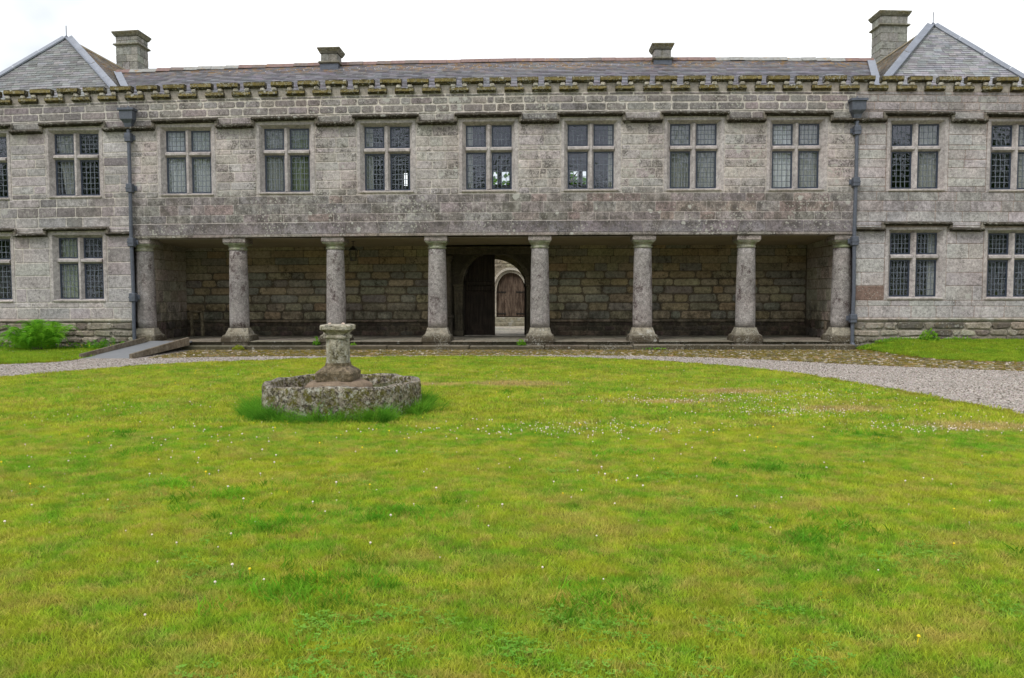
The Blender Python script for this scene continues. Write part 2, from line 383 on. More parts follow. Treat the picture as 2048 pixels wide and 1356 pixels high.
g = G('gravel_bed'); vr = g.vor(38, out='Color'); n1 = g.noise(1.2, 5, 0.6)
bw = g.n('ShaderNodeRGBToBW'); g.put(bw.inputs[0], vr)
c = g.mix(g.mr(bw.outputs[0], 0.2, 0.8), (0.21, 0.185, 0.165), (0.44, 0.40, 0.365)); c = g.vmul(c, g.mr(n1, 0.3, 0.7, 0.85, 1.12))
M_GRAVEL = g.fin(g.bsdf(c, 0.95, g.bump(g.vor(38), 0.015), 0.1))
g = G('earth_between_cobbles'); n1 = g.noise(3.5, 8, 0.7)
c = g.mix(g.mr(n1, 0.38, 0.6), (0.14, 0.11, 0.045), (0.36, 0.265, 0.13)); c = g.vmul(c, g.mr(g.noise(35, 5, 0.8), 0.3, 0.7, 0.5, 1.35))
M_EARTH = g.fin(g.bsdf(c, 0.95, g.bump(g.noise(35, 5), 0.02), 0.1))
M_CHIP = plain('gravel_chip', (0.5, 0.47, 0.43), 0.9, 0.2, 0.3, 25, use_tint=True)
def leafmat(name, a, b, tl=0.4):
    g = G(name); c = g.mix(g.mr(g.noise(2.5, 5, 0.7), 0.35, 0.65), a, b)
    d = g.n('ShaderNodeBsdfDiffuse'); g.put(d.inputs[0], c); t = g.n('ShaderNodeBsdfTranslucent'); g.put(t.inputs[0], g.vmul(c, 1.2))
    m = g.n('ShaderNodeMixShader'); m.inputs[0].default_value = tl
    g.put(m.inputs[1], d.outputs[0]); g.put(m.inputs[2], t.outputs[0]); return g.fin(m.outputs[0])
M_FERN = leafmat('fern_green', (0.07, 0.23, 0.016), (0.20, 0.44, 0.03))
M_WEED = leafmat('weed_green', (0.09, 0.24, 0.02), (0.20, 0.36, 0.03))
M_CUSHION = leafmat('moss_green', (0.16, 0.22, 0.02), (0.25, 0.30, 0.03))
M_TREE = leafmat('tree_leaves', (0.05, 0.12, 0.015), (0.11, 0.22, 0.03))
M_BARK = plain('bark', (0.09, 0.07, 0.05), 0.9, 0.1, 0.3, 6)
M_WHITEFL = plain('clover_head', (0.72, 0.62, 0.56), 0.8, 0.1, 0.1); M_YEL = plain('buttercup', (0.80, 0.60, 0.02), 0.6, 0.2, 0.1)

# ------------------------------------------------------------------ stones
def stone_mb(u0, u1, v0, v1, T, colr, proud=0.006, ch=0.010, depth=0.03, rc=0.02, jt=0.006, slant=(0, 0)):
    """one dressed block: outline with clipped corners, chamfered arris. T(u,v,w)->xyz, w outward"""
    m = MB()
    j = lambda: rnd.uniform(-jt, jt)
    rc = min(rc, (u1 - u0) * 0.25, (v1 - v0) * 0.25)
    sa, sb = slant
    o = [(u0 + rc, v0), (u1 - rc, v0), (u1, v0 + rc), (u1, v1 - rc), (u1 - rc, v1), (u0 + rc, v1), (u0, v1 - rc), (u0, v0 + rc)]
    h = max(v1 - v0, 1e-3)
    o = [(u + j() + (sa if u < (u0 + u1) / 2 else sb) * (v - v0) / h, v + j() * 0.8) for u, v in o]
    cu, cv = (u0 + u1) / 2, (v0 + v1) / 2
    tl = rnd.uniform(-0.002, 0.002) if proud < 0.02 else rnd.uniform(-0.008, 0.008)
    inn = [(u + (ch if u < cu else -ch), v + (ch if v < cv else -ch)) for u, v in o]
    P = [T(u, v, proud + tl * (u - cu) / max(u1 - u0, .01) * 2) for u, v in inn] + [T(u, v, proud - ch * 0.8) for u, v in o] + [T(u, v, -depth) for u, v in o]
    F = [tuple(range(8))]
    for a in (0, 8):
        for i in range(8): F.append((a + i, a + 8 + i, a + 8 + (i + 1) % 8, a + (i + 1) % 8))
    m.add(P, F, colr); return m
def front(Y=0.0): return lambda u, v, w_: (u, Y - w_, v)

def courses(zs, x0, x1, obst, lens, T, colf, gap=0.028, store=None, mat=None, vis=1.0, **kw):
    """lay blocks in courses between the heights zs (falling), round the obstacles (x0,x1,z0,z1)"""
    for a, b in zip(zs[1:], zs[:-1]):
        if b - a < 0.03: continue
        spans = [(x0, x1)]
        for (ox0, ox1, oz0, oz1) in obst:
            if oz0 < b - 0.012 and oz1 > a + 0.012:
                ns = []
                for s0, s1 in spans:
                    if ox1 <= s0 or ox0 >= s1: ns.append((s0, s1)); continue
                    if ox0 > s0: ns.append((s0, ox0))
                    if ox1 < s1: ns.append((ox1, s1))
                spans = ns
        for s0, s1 in spans:
            if s1 - s0 < 0.06: continue
            u = s0; L = s1 - s0
            cuts = []
            while u < s1 - 1e-6:
                l = rnd.uniform(*lens) * (1.0 if rnd.random() > 0.15 else 0.55)
                if s1 - (u + l) < lens[0] * 0.6: l = s1 - u
                cuts.append((u, u + l)); u += l
            for p, q in cuts:
                va, vb = a + gap / 2, b - gap / 2
                c = colf((p + q) / 2, (a + b) / 2)
                store.append(((q - p) * (b - a) * vis, stone_mb(p + gap / 2, q - gap / 2, va, vb, T, c, **kw), mat))

ALL = []          # every block of the house: (visible area, mesh builder, material)
# ------------------------------------------------------------------ the house
house = empty('country_house', (0, 0, 0))
tag(house, 'long two-storey grey granite manor house with battlements, mullioned windows and open colonnade', 'house')

XL, XR = -17.6, 14.9                 # ends of the front
PL, PR = -11.5, 8.66                 # lines of the two downpipes: colonnade between them
COLX = [-11.33, -8.60, -5.79, -2.87, 0.05, 2.95, 5.84, 8.50]
UPW = [-18.4, -15.77, -13.10, -9.88, -7.066, -4.227, -1.374, 1.462, 4.292, 7.094, 10.335, 13.02][1:]
LOW = [-15.77, -13.08, 10.36, 13.02]
ZT, ZB = 6.247, 4.47                 # upper lights
LT, LB = 3.25, 1.465                 # lower lights
BEAM = 3.187

def tint_front(x, z):
    if z > 6.45: c = jit((0.245, 0.222, 0.208), 0.22, 0.04)
    elif z > 4.36: c = jit((0.385, 0.352, 0.326), 0.13, 0.03)
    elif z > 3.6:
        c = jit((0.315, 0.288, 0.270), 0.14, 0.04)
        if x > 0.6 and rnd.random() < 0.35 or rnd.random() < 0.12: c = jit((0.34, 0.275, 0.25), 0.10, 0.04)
    else: c = jit((0.225, 0.202, 0.204), 0.18, 0.04)
    return c
def tint_left(x, z):
    if rnd.random() < 0.15: return jit((0.22, 0.20, 0.19), 0.15, 0.04)
    return jit((0.36, 0.334, 0.318), 0.14, 0.03) if z < 6.45 else jit((0.235, 0.214, 0.204), 0.2, 0.04)
def tint_right(x, z):
    if z < 2.6 and x < 9.8 and rnd.random() < 0.25: return jit((0.18, 0.125, 0.10), 0.15, 0.05)
    return jit((0.375, 0.354, 0.332), 0.09, 0.03) if z < 6.45 else jit((0.285, 0.262, 0.246), 0.14, 0.03)

HWS = 0.835                          # half width of a window surround
def wobst(xs, zt, zb): return [(x - HWS, x + HWS, zb - 0.10, zt + 0.15) for x in xs]
HR0, HR1 = 6.425, 6.56               # raised run of the upper hood string
HD0, HD1 = 6.245, 6.375               # dropped run
HX = 0.93
def hood_obst(xs, r, d, xa, xb):
    o = []; xs = sorted(xs); prev = xa
    for x in xs:
        o.append((x - HX, x + HX, r[0], r[1]))
        if x - HX > prev: o.append((prev, x - HX, d[0], d[1]))
        prev = x + HX
    if prev < xb: o.append((prev, xb, d[0], d[1]))
    return o
PAR = [7.10, 7.01, 6.815, 6.60]
UP = [6.555, 6.37, 6.255, 5.94, 5.655, 5.52, 5.265, 5.03, 4.745, 4.515, 4.335]
obU = wobst(UPW, ZT, ZB) + hood_obst(UPW, (HR0, HR1), (HD0, HD1), XL, XR)
KS = dict(store=ALL)
# centre
courses(PAR + [6.555], PL, PR, [], (0.32, 0.78), front(), tint_front, mat=M_WALL, **KS, gap=0.036, proud=0.008, rc=0.03)
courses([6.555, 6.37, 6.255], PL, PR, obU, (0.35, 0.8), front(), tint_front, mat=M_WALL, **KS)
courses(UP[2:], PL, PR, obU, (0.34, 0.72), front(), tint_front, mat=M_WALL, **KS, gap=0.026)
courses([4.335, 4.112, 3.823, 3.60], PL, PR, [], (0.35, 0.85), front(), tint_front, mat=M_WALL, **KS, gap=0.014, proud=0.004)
# the flat lintel over the columns: long joggled blocks
x = PL
while x < PR - 0.01:
    l = rnd.uniform(0.75, 1.05)
    if PR - x - l < 0.5: l = PR - x
    sl_a = globals().get('psl', 0); psl = rnd.choice((-0.07, 0.07, 0.0)) if x + l < PR - 0.01 else 0
    ALL.append((l * .33, stone_mb(x + 0.007, x + l - 0.007, 3.268, 3.582, front(), tint_front(x, 3.4), proud=0.012, ch=0.008, rc=0.01, jt=0.002, slant=(sl_a, psl)), M_WALL)); x += l
# wings
for (xa, xb, tf, low, gp) in ((XL, PL, tint_left, LOW[:2], 0.026), (PR, XR, tint_right, LOW[2:], 0.014)):
    courses(PAR + [6.555], xa, xb, [], (0.35, 0.8), front(), tf, mat=M_WING, gap=gp + 0.006, **KS)
    ob = obU + wobst(low, LT, LB) + hood_obst(low, (3.435, 3.54), (3.28, 3.385), xa, xb)
    courses([6.555, 6.37, 6.255, 5.94, 5.655, 5.52, 5.265, 5.03, 4.745, 4.515, 4.365, 4.12, 3.83, 3.54, 3.435, 3.385, 3.28, 2.94, 2.52, 2.14, 1.77, 1.36, 1.20, 0.88],
            xa, xb, ob, (0.42, 0.95), front(), tf, mat=M_WING, gap=gp, **KS)
    # rubble plinth
    courses([0.765, 0.55, 0.36, 0.17, -0.1], xa, xb, [], (0.25, 0.85), front(-0.05), lambda x, z: jit(rnd.choice([(0.26, 0.235, 0.19), (0.20, 0.18, 0.15), (0.12, 0.105, 0.09), (0.31, 0.28, 0.23)]), 0.18, 0.05),
            mat=M_RUB, gap=0.035, proud=0.03, ch=0.025, rc=0.07, jt=0.03, **KS)
# colonnade back wall
YB = 3.0; DX0, DX1 = -2.95, 0.12
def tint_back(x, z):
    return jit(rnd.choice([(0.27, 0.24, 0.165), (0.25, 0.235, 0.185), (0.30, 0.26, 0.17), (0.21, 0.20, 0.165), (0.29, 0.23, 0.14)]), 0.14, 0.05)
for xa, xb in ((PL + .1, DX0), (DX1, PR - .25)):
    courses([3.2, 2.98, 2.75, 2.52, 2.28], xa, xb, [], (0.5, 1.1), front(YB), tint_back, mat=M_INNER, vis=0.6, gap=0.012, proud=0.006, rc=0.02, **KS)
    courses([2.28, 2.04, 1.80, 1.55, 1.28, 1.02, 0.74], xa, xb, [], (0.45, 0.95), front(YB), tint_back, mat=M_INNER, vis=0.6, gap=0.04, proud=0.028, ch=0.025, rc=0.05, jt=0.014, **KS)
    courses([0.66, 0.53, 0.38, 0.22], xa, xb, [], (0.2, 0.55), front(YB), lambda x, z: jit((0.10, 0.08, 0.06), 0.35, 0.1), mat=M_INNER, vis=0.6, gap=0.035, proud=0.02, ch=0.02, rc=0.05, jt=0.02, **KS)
# end walls of the colonnade
for X, sg in ((-11.32, 1), (8.42, -1)):
    T = (lambda X, sg: lambda u, v, w_: (X + sg * w_, u, v))(X, sg)
    courses([3.2, 2.95, 2.65, 2.35, 2.0, 1.7, 1.35, 1.02, 0.76], 0.32, 2.96, [], (0.4, 0.9), T, lambda x, z: jit((0.33, 0.30, 0.245), 0.14, 0.05), mat=M_INNER, vis=0.4, gap=0.014, **KS)
    courses([0.74, 0.5, 0.22], 0.32, 2.96, [], (0.25, 0.5), T, lambda x, z: jit((0.13, 0.11, 0.09), 0.3, 0.1), mat=M_INNER, vis=0.3, gap=0.03, proud=0.02, rc=0.06, jt=0.02, **KS)

ALL.sort(key=lambda t: -t[0] * (1 if all(-15.6 < v[0] < 13.4 for v in t[1].v[:1]) else 0.01))
for a, m, mt in ALL[:300]: m.build('stone', mt, house, wp=True)
# the rest joins into one part
rest = MB(); rmats = []; midx = []
for a, m, mt in ALL[300:]:
    if mt not in rmats: rmats.append(mt)
    b = len(rest.v); rest.v += m.v; rest.f += [tuple(i + b for i in f) for f in m.f]; rest.t += m.t; midx += [rmats.index(mt)] * len(m.f)
me = rest.mesh('stonework', rmats[0], wp=True)
for mt in rmats[1:]: me.materials.append(mt)
me.polygons.foreach_set('material_index', midx); tag(link('stonework', me, house), kind='stuff')

def holed(m, x0, x1, z0, z1, y, holes, c, flip=False):
    xs = sorted({x0, x1, *[h[i] for h in holes for i in (0, 1) if x0 < h[i] < x1]})
    zs = sorted({z0, z1, *[h[i] for h in holes for i in (2, 3) if z0 < h[i] < z1]})
    for a, b in zip(xs, xs[1:]):
        n = max(1, int((b - a) / 1.2))
        for p, q in zip(zs, zs[1:]):
            if any(h[0] < (a + b) / 2 < h[1] and h[2] < (p + q) / 2 < h[3] for h in holes): continue
            for k in range(n):
                u, v = a + (b - a) * k / n, a + (b - a) * (k + 1) / n
                m.quad((u, y, p), (v, y, p), (v, y, q), (u, y, q), c)
wh = [(x - HWS + .05, x + HWS - .05, ZB - .07, ZT + .1) for x in UPW]
lh = [(x - HWS + .05, x + HWS - .05, LB - .07, LT + .1) for x in LOW]
m = MB()
holed(m, PL, PR, 6.41, 7.13, 0.004, wh, (0.50, 0.46, 0.395)); holed(m, PL, PR, 4.34, 6.41, 0.004, wh, (0.455, 0.415, 0.365)); holed(m, PL, PR, BEAM, 4.34, 0.004, [], (0.38, 0.345, 0.31))
m.quad((PL, 0.004, BEAM), (PL, 0.5, BEAM), (PR, 0.5, BEAM), (PR, 0.004, BEAM), (0.3, 0.27, 0.22))
m.quad((PL, 0.5, BEAM), (PR, 0.5, BEAM), (PR, 0.5, 3.6), (PL, 0.5, 3.6), (0.3, 0.27, 0.22))
m.build('wall', M_MORT, house, wp=True)
m = MB(); holed(m, XL, PL, -.3, 7.13, 0.004, wh + lh, (0.48, 0.445, 0.39)); m.build('wall', M_MORT, house, wp=True)
m = MB(); holed(m, PR, XR, -.3, 7.13, 0.004, wh + lh, (0.29, 0.235, 0.20)); m.build('wall', M_MORT, house, wp=True)
m = MB(); holed(m, XL, PL, -.3, .77, -0.035, [], (0.25, 0.225, 0.18)); m.build('plinth_wall', M_MORT, house, wp=True); m = MB(); holed(m, PR, XR, -.3, .77, -0.035, [], (0.27, 0.24, 0.19)); m.build('plinth_wall', M_MORT, house, wp=True)
# plinth ledge
for xa, xb in ((XL, PL + .02), (PR + .06, XR)):
    x = xa
    while x < xb - .01:
        l = min(rnd.uniform(0.8, 1.5), xb - x)
        m = MB(); c = jit((0.33, 0.31, 0.27), .12, .04)
        poly = [(0.02, 0.885), (-0.05, 0.875), (-0.10, 0.835), (-0.085, 0.80), (-0.03, 0.765), (0.02, 0.765)]
        m.prism(poly, lambda u, v, t: (t, u, v), x + .004, x + l - .004, c); m.build('plinth_stone', M_RUB, house, wp=True); x += l
# lower edge of the lintel, a thin proud fillet
m = MB(); x = PL
while x < PR - .01:
    l = min(rnd.uniform(1.2, 2.4), PR - x); m.bevbox(x + .002, x + l - .002, -0.022, 0.10, BEAM - .004, 3.258, .012, .001, jit((0.25, 0.22, 0.19), .12, .04)); x += l
m.build('lintel_fillet', M_WALL, house, wp=True)

# house shell: returns, rear wall, floors, inside walls
m = MB()
for X in (XL, XR): m.quad((X, 0.0, -.3), (X, 5.2, -.3), (X, 5.2, 7.0), (X, 0.0, 7.0), (0.28, 0.25, 0.21))
rear = [(-4.62, -4.15, 4.4, 5.74), (-1.66, -.98, 4.4, 5.74), (1.10, 1.78, 4.4, 5.74), (-2.7, -.2, -.3, 3.1)]
holed(m, XL, XR, -.3, 7.8, 5.2, rear, (0.28, 0.25, 0.21))
m.build('outer_wall', M_WING, house, wp=True)
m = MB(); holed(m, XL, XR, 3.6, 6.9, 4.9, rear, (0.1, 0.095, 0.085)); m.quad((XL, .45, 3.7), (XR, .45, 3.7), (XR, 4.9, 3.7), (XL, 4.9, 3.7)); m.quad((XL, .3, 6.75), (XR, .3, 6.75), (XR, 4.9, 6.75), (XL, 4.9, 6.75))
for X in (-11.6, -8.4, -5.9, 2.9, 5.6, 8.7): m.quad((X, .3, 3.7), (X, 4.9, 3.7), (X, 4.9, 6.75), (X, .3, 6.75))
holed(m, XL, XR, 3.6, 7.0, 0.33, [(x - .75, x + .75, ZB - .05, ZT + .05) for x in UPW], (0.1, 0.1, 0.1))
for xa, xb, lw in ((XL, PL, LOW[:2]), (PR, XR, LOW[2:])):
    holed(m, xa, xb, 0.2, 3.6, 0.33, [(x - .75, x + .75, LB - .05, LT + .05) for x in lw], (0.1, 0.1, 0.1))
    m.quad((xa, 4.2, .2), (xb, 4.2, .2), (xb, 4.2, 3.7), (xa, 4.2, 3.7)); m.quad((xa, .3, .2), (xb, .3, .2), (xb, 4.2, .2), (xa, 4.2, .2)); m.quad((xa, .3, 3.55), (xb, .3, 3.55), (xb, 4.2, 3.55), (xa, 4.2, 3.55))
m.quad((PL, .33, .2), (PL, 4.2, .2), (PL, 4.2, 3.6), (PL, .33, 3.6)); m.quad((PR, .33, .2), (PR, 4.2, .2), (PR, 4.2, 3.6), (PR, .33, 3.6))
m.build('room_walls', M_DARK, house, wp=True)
# rear windows: mullion bars in the far openings
m = MB()
for a, b, p, q in rear[:3]:
    m.box((a + b) / 2 - .07, (a + b) / 2 + .07, 4.91, 5.19, p, q, (0.28, 0.25, 0.2)); m.box(a, b, 4.95, 5.05, (p + q) / 2 + .08, (p + q) / 2 + .2, (0.28, 0.25, 0.2))
m.build('rear_mullion', M_DRESS, house, wp=True)

# colonnade: ceiling, back wall bed, end piers
m = MB(); n = 12
for k in range(n):
    a, b = PL + (PR - PL) * k / n, PL + (PR - PL) * (k + 1) / n
    m.quad((a, .5, BEAM + .03), (b, .5, BEAM + .03), (b, 3.0, BEAM - .10), (a, 3.0, BEAM - .10))
m.build('ceiling', M_PLASTER, house, wp=True)
def arch_poly(cx, r, zs, zb, n=16):
    return [(cx - r, zb)] + [(cx - r * math.cos(math.pi * i / n), zs + r * math.sin(math.pi * i / n)) for i in range(n + 1)] + [(cx + r, zb)]
def arched_wall(m, x0, x1, z0, z1, y0, y1, cx, r, zs, c, n=16):
    pts = [(cx - r * math.cos(math.pi * i / n), zs + r * math.sin(math.pi * i / n)) for i in range(n + 1)]
    for y in (y0, y1):
        m.quad((x0, y, z0), (cx - r, y, z0), (cx - r, y, z1), (x0, y, z1), c); m.quad((cx + r, y, z0), (x1, y, z0), (x1, y, z1), (cx + r, y, z1), c)
        for (a, za), (b, zb) in zip(pts, pts[1:]): m.quad((a, y, za), (b, y, zb), (b, y, z1), (a, y, z1), c)
    path = [(cx - r, z0)] + pts + [(cx + r, z0)]
    for (a, za), (b, zb) in zip(path, path[1:]): m.quad((a, y0, za), (a, y1, za), (b, y1, zb), (b, y0, zb), c)
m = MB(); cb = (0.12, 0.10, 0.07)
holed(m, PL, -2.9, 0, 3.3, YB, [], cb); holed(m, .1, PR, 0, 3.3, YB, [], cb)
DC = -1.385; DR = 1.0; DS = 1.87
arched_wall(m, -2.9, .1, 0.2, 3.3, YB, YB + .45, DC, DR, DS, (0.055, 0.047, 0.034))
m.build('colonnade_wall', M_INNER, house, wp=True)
m = MB()
for X in (-11.335, 8.435): m.quad((X, .3, 0), (X, 3, 0), (X, 3, 3.3), (X, .3, 3.3), (0.2, 0.17, 0.12))
m.build('end_wall', M_INNER, house, wp=True)
# bench ledge at the foot of the back wall
for xa, xb in ((PL + .2, DX0), (DX1, PR - .3)):
    x = xa
    while x < xb - .01:
        l = min(rnd.uniform(1.0, 1.8), xb - x); m = MB(); m.bevbox(x + .004, x + l - .004, YB - .09, YB + .02, .665, .735, .02, .004, jit((0.2, 0.17, 0.12), .2, .05)); m.build('ledge_stone', M_INNER, house, wp=True); x += l

# passage through the house
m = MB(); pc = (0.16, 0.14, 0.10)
for X in (-2.75, -.1): m.quad((X, YB + .45, .2), (X, 5.2, .2), (X, 5.2, 3.3), (X, YB + .45, 3.3), pc)
m.quad((-2.75, YB + .4, 3.25), (-.1, YB + .4, 3.25), (-.1, 5.2, 3.25), (-2.75, 5.2, 3.25), pc)
arched_wall(m, -2.75, -.1, 0.2, 3.3, 4.85, 5.2, -1.53, 1.15, 1.60, (0.30, 0.26, 0.19), 24)
m.build('passage_wall', M_INNER, house)

# steps, platform
m = MB(); m.quad((PL, -.1, .21), (PR, -.1, .21), (PR, 3.0, .215), (PL, 3.0, .215), (0.20, 0.18, 0.14)); m.quad((-2.75, 3.0, .214), (-.1, 3.0, .214), (-.1, 7.2, .214), (-2.75, 7.2, .214), (0.62, 0.57, 0.48)); m.build('platform_bed', M_STEP, house)
for row, (ya, yb, z0, z1, col_) in enumerate(((-.03, .40, .05, .222, (0.20, 0.18, 0.14)), (.41, 1.25, .12, .222, (0.21, 0.19, 0.15)), (1.26, 2.1, .12, .222, (0.21, 0.19, 0.15)), (2.11, 3.0, .12, .222, (0.21, 0.19, 0.15)), (-.36, -.034, -.06, .118, (0.17, 0.15, 0.115)))):
    x = PL - .05 if row else PL
    while x < PR - .01:
        l = min(rnd.uniform(1.1, 2.3), PR - x)
        if PR - x - l < .4: l = PR - x
        m = MB(); dz = rnd.uniform(-.006, .006) + (.025 if row == 4 and x > 2.2 else 0)
        m.bevbox(x + .006, x + l - .006, ya + rnd.uniform(-.015, .015), yb, z0, z1 + dz, .022, .005, jit(col_, .15, .04)); m.build('step_stone' if row in (0, 4) else 'paving_slab', M_STEP, house); x += l

# columns -------------------------------------------------
def column_meshes():
    m = MB(); c = (0.262, 0.245, 0.238); prof = []
    for i in range(13):
        t = i / 12; z = .60 + t * 2.24; r = .274 - .034 * t ** 1.4 + .004 * math.sin(t * 3.1)
        prof.append((r, z))
    m.lathe(prof, 0, 0, 32, c); shaft = m.mesh('column', M_COL, smooth=False)
    shaft.polygons.foreach_set('use_smooth', [len(p.vertices) == 4 for p in shaft.polygons])
    m = MB(); c = (0.27, 0.27, 0.21)
    m.lathe([(.238, 2.83), (.262, 2.845), (.268, 2.865), (.262, 2.885), (.245, 2.895), (.243, 2.92), (.262, 2.945), (.285, 2.975), (.292, 2.985)], 0, 0, 32, c)
    m.bevbox(-.285, .285, -.285, .285, 2.986, 3.012, .006, 0, c); m.bevbox(-.305, .305, -.305, .305, 3.013, 3.04, .006, 0, c)
    neck = m.mesh('capital', M_CAP)
    m = MB(); m.bevbox(-.325, .325, -.325, .325, 3.041, 3.182, .014, .003, (0.24, 0.215, 0.20)); aba = m.mesh('abacus', M_COL)
    m = MB(); c = (0.27, 0.25, 0.20)
    n = 8
    def ring(h, z, rr):           # square with rounded corners that turns into an octagon
        return [(h - rr, -h, z), (h, -h + rr, z), (h, h - rr, z), (h - rr, h, z), (-h + rr, h, z), (-h, h - rr, z), (-h, -h + rr, z), (-h + rr, -h, z)]
    rings = [ring(.415, .10, .05), ring(.42, .22, .05), ring(.41, .30, .05), ring(.385, .385, .06), ring(.335, .42, .09), ring(.30, .52, .12), ring(.282, .598, .16)]
    P = sum(rings, []); F = []
    for k in range(len(rings) - 1):
        for i in range(n): F.append((k * n + i, k * n + (i + 1) % n, (k + 1) * n + (i + 1) % n, (k + 1) * n + i))
    F.append(tuple(range((len(rings) - 1) * n, len(rings) * n))); m.add(P, F, c)
    base = m.mesh('column_base', M_BASE)
    return shaft, neck, aba, base
CM = column_meshes()
for i, X in enumerate(COLX):
    o = at_x(link('column', CM[0], house), X, .34); o.rotation_euler = (0, 0, 0)
    link('capital', CM[1], o); link('abacus', CM[2], o); link('column_base', CM[3], o)

# windows --------------------------------------------------
LW = 0.56; MU = 0.08
def window_meshes(zt, zb, tz0, tz1, cols, rowsu, rowsl, seed):
    rr = random.Random(seed); m = MB(); c = (0.38, 0.348, 0.325)
    # jambs, head and sill as separate dressed stones with splayed reveals
    W = MU + LW
    def ringq(a, b):
        (ax0, ax1, az0, az1, ay), (bx0, bx1, bz0, bz1, by) = a, b
        A = [(ax0, ay, az0), (ax1, ay, az0), (ax1, ay, az1), (ax0, ay, az1)]; B = [(bx0, by, bz0), (bx1, by, bz0), (bx1, by, bz1), (bx0, by, bz1)]
        for i in range(4): m.quad(A[i], A[(i + 1) % 4], B[(i + 1) % 4], B[i], jit(c, .04))
    ringq((-HWS + .006, HWS - .006, zb - .09, zt + .145, .03), (-HWS + .012, HWS - .012, zb - .085, zt + .14, -.008))
    ringq((-HWS + .012, HWS - .012, zb - .085, zt + .14, -.008), (-W - .10, W + .10, zb - .03, zt + .075, -.010))
    ringq((-W - .10, W + .10, zb - .03, zt + .075, -.010), (-W, W, zb, zt, .13))
    ringq((-W, W, zb, zt, .13), (-W, W, zb, zt, .32))
    mu = [(-MU, .14), (-MU, .20), (MU, .20), (MU, .14), (.028, .045), (-.028, .045)]
    m.prism(mu, lambda u, v, t: (u, v, t), zb, zt, jit(c, .05))
    tc_, th = (tz0 + tz1) / 2, (tz1 - tz0) / 2
    for sx in (-1, 1):
        tp = [(-th, .14), (-th, .20), (th, .20), (th, .14), (.028, .047), (-.028, .047)]
        m.prism(tp, lambda u, v, t: (t, v, tc_ + u), *sorted((sx * MU * .55, sx * W)), jit(c, .05))
    sur = m.mesh('window', M_DRESS)
    m = MB()   # projecting sill lip
    m.prism([(.0, zb - .028), (-.035, zb - .045), (-.035, zb - .075), (.0, zb - .10)], lambda u, v, t: (t, u, v), -W - .11, W + .11, (0.33, 0.30, 0.26))
    sill = m.mesh('sill', M_DRESS)
    parts = []
    for (x0, x1) in ((-W, -MU), (MU, W)):
        for (p, q, rows) in ((tz1, zt, rowsu), (zb, tz0, rowsl)):
            m = MB(); fy0, fy1, fw = .150, .185, .042
            m.box(x0, x0 + fw, fy0, fy1, p, q); m.box(x1 - fw, x1, fy0, fy1, p, q)
            m.box(x0 + fw, x1 - fw, fy0 + .001, fy1, p, p + fw); m.box(x0 + fw, x1 - fw, fy0 + .001, fy1, q - fw, q)
            fr_ = m.mesh('casement', M_FRAME)
            m = MB(); a, b, lo, hi = x0 + fw, x1 - fw, p + fw, q - fw; cw = .0078
            for k in range(1, cols): xx = a + (b - a) * k / cols + rr.uniform(-.003, .003); m.box(xx - cw, xx + cw, .160, .174, lo, hi)
            for k in range(1, rows): zz_ = lo + (hi - lo) * k / rows + rr.uniform(-.003, .003); m.box(a, b, .1605, .1745, zz_ - cw, zz_ + cw)
            cm_ = m.mesh('lead_lattice', M_CAME)
            m = MB()
            for i in range(cols):
                for k in range(rows):
                    u0, u1 = a + (b - a) * i / cols, a + (b - a) * (i + 1) / cols; v0, v1 = lo + (hi - lo) * k / rows, lo + (hi - lo) * (k + 1) / rows
                    t1, t2 = rr.gauss(0, .0025), rr.gauss(0, .0035); y = .167
                    hu, hv = (u1 - u0) / 2, (v1 - v0) / 2
                    m.quad((u0, y - t1 * hu - t2 * hv, v0), (u1, y + t1 * hu - t2 * hv, v0), (u1, y + t1 * hu + t2 * hv, v1), (u0, y - t1 * hu + t2 * hv, v1))
            parts.append((fr_, cm_, m.mesh('panes', M_GLASS)))
    return sur, sill, parts
UM = [window_meshes(ZT, ZB, 5.50, 5.652, cc, ru, rl, s) for cc, ru, rl, s in ((4, 4, 6, 1), (4, 3, 6, 2), (5, 4, 7, 3))]
LM = [window_meshes(LT, LB, 2.50, 2.65, cc, ru, rl, s) for cc, ru, rl, s in ((4, 3, 6, 4), (5, 4, 6, 5))]
def put_window(X, ms):
    o = at_x(link('window', ms[0], house), X); link('sill', ms[1], o)
    for fr_, cm_, pn in ms[2]:
        link('casement', fr_, o); link('lead_lattice', cm_, o); tag(link('panes', pn, o), kind='stuff')
for i, X in enumerate(UPW): put_window(X, UM[(0, 0, 0, 0, 2, 1, 0, 2, 0, 1, 1)[i]])
for i, X in enumerate(LOW): put_window(X, LM[(0, 0, 1, 1)[i]])

# hood string courses: projecting moulding, weathered on top
def hood(x0, x1, z0, z1):
    m = MB(); n = max(2, int((x1 - x0) / .18)); prof = [(.01, 1.05), (-.06, .95), (-.155, .66), (-.175, .42), (-.16, .28), (-.08, .08), (.01, 0.0)]
    P = []; F = []; k = len(prof)
    for i in range(n + 1):
        t = x0 + (x1 - x0) * i / n; e = 1.0 if 0 < i < n else .9
        for (y, f) in prof:
            P.append((t, y * e + rnd.uniform(-.007, .007) * (y < 0), z0 + (z1 - z0) * f + (rnd.uniform(-.009, .009) if 0 < f else 0)))
    ctop, cnose, cund = jit((0.20, 0.185, 0.16), .15), jit((0.05, 0.043, 0.033), .2), jit((0.03, 0.026, 0.02), .1)  # cund: near-black underside, algae plus shade put into the tint
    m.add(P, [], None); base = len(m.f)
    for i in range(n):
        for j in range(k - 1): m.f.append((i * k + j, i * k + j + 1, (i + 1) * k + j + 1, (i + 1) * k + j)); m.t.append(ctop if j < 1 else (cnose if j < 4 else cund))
    m.f += [tuple(range(k)), tuple(range(n * k, n * k + k))[::-1]]; m.t += [cnose, cnose]; return m
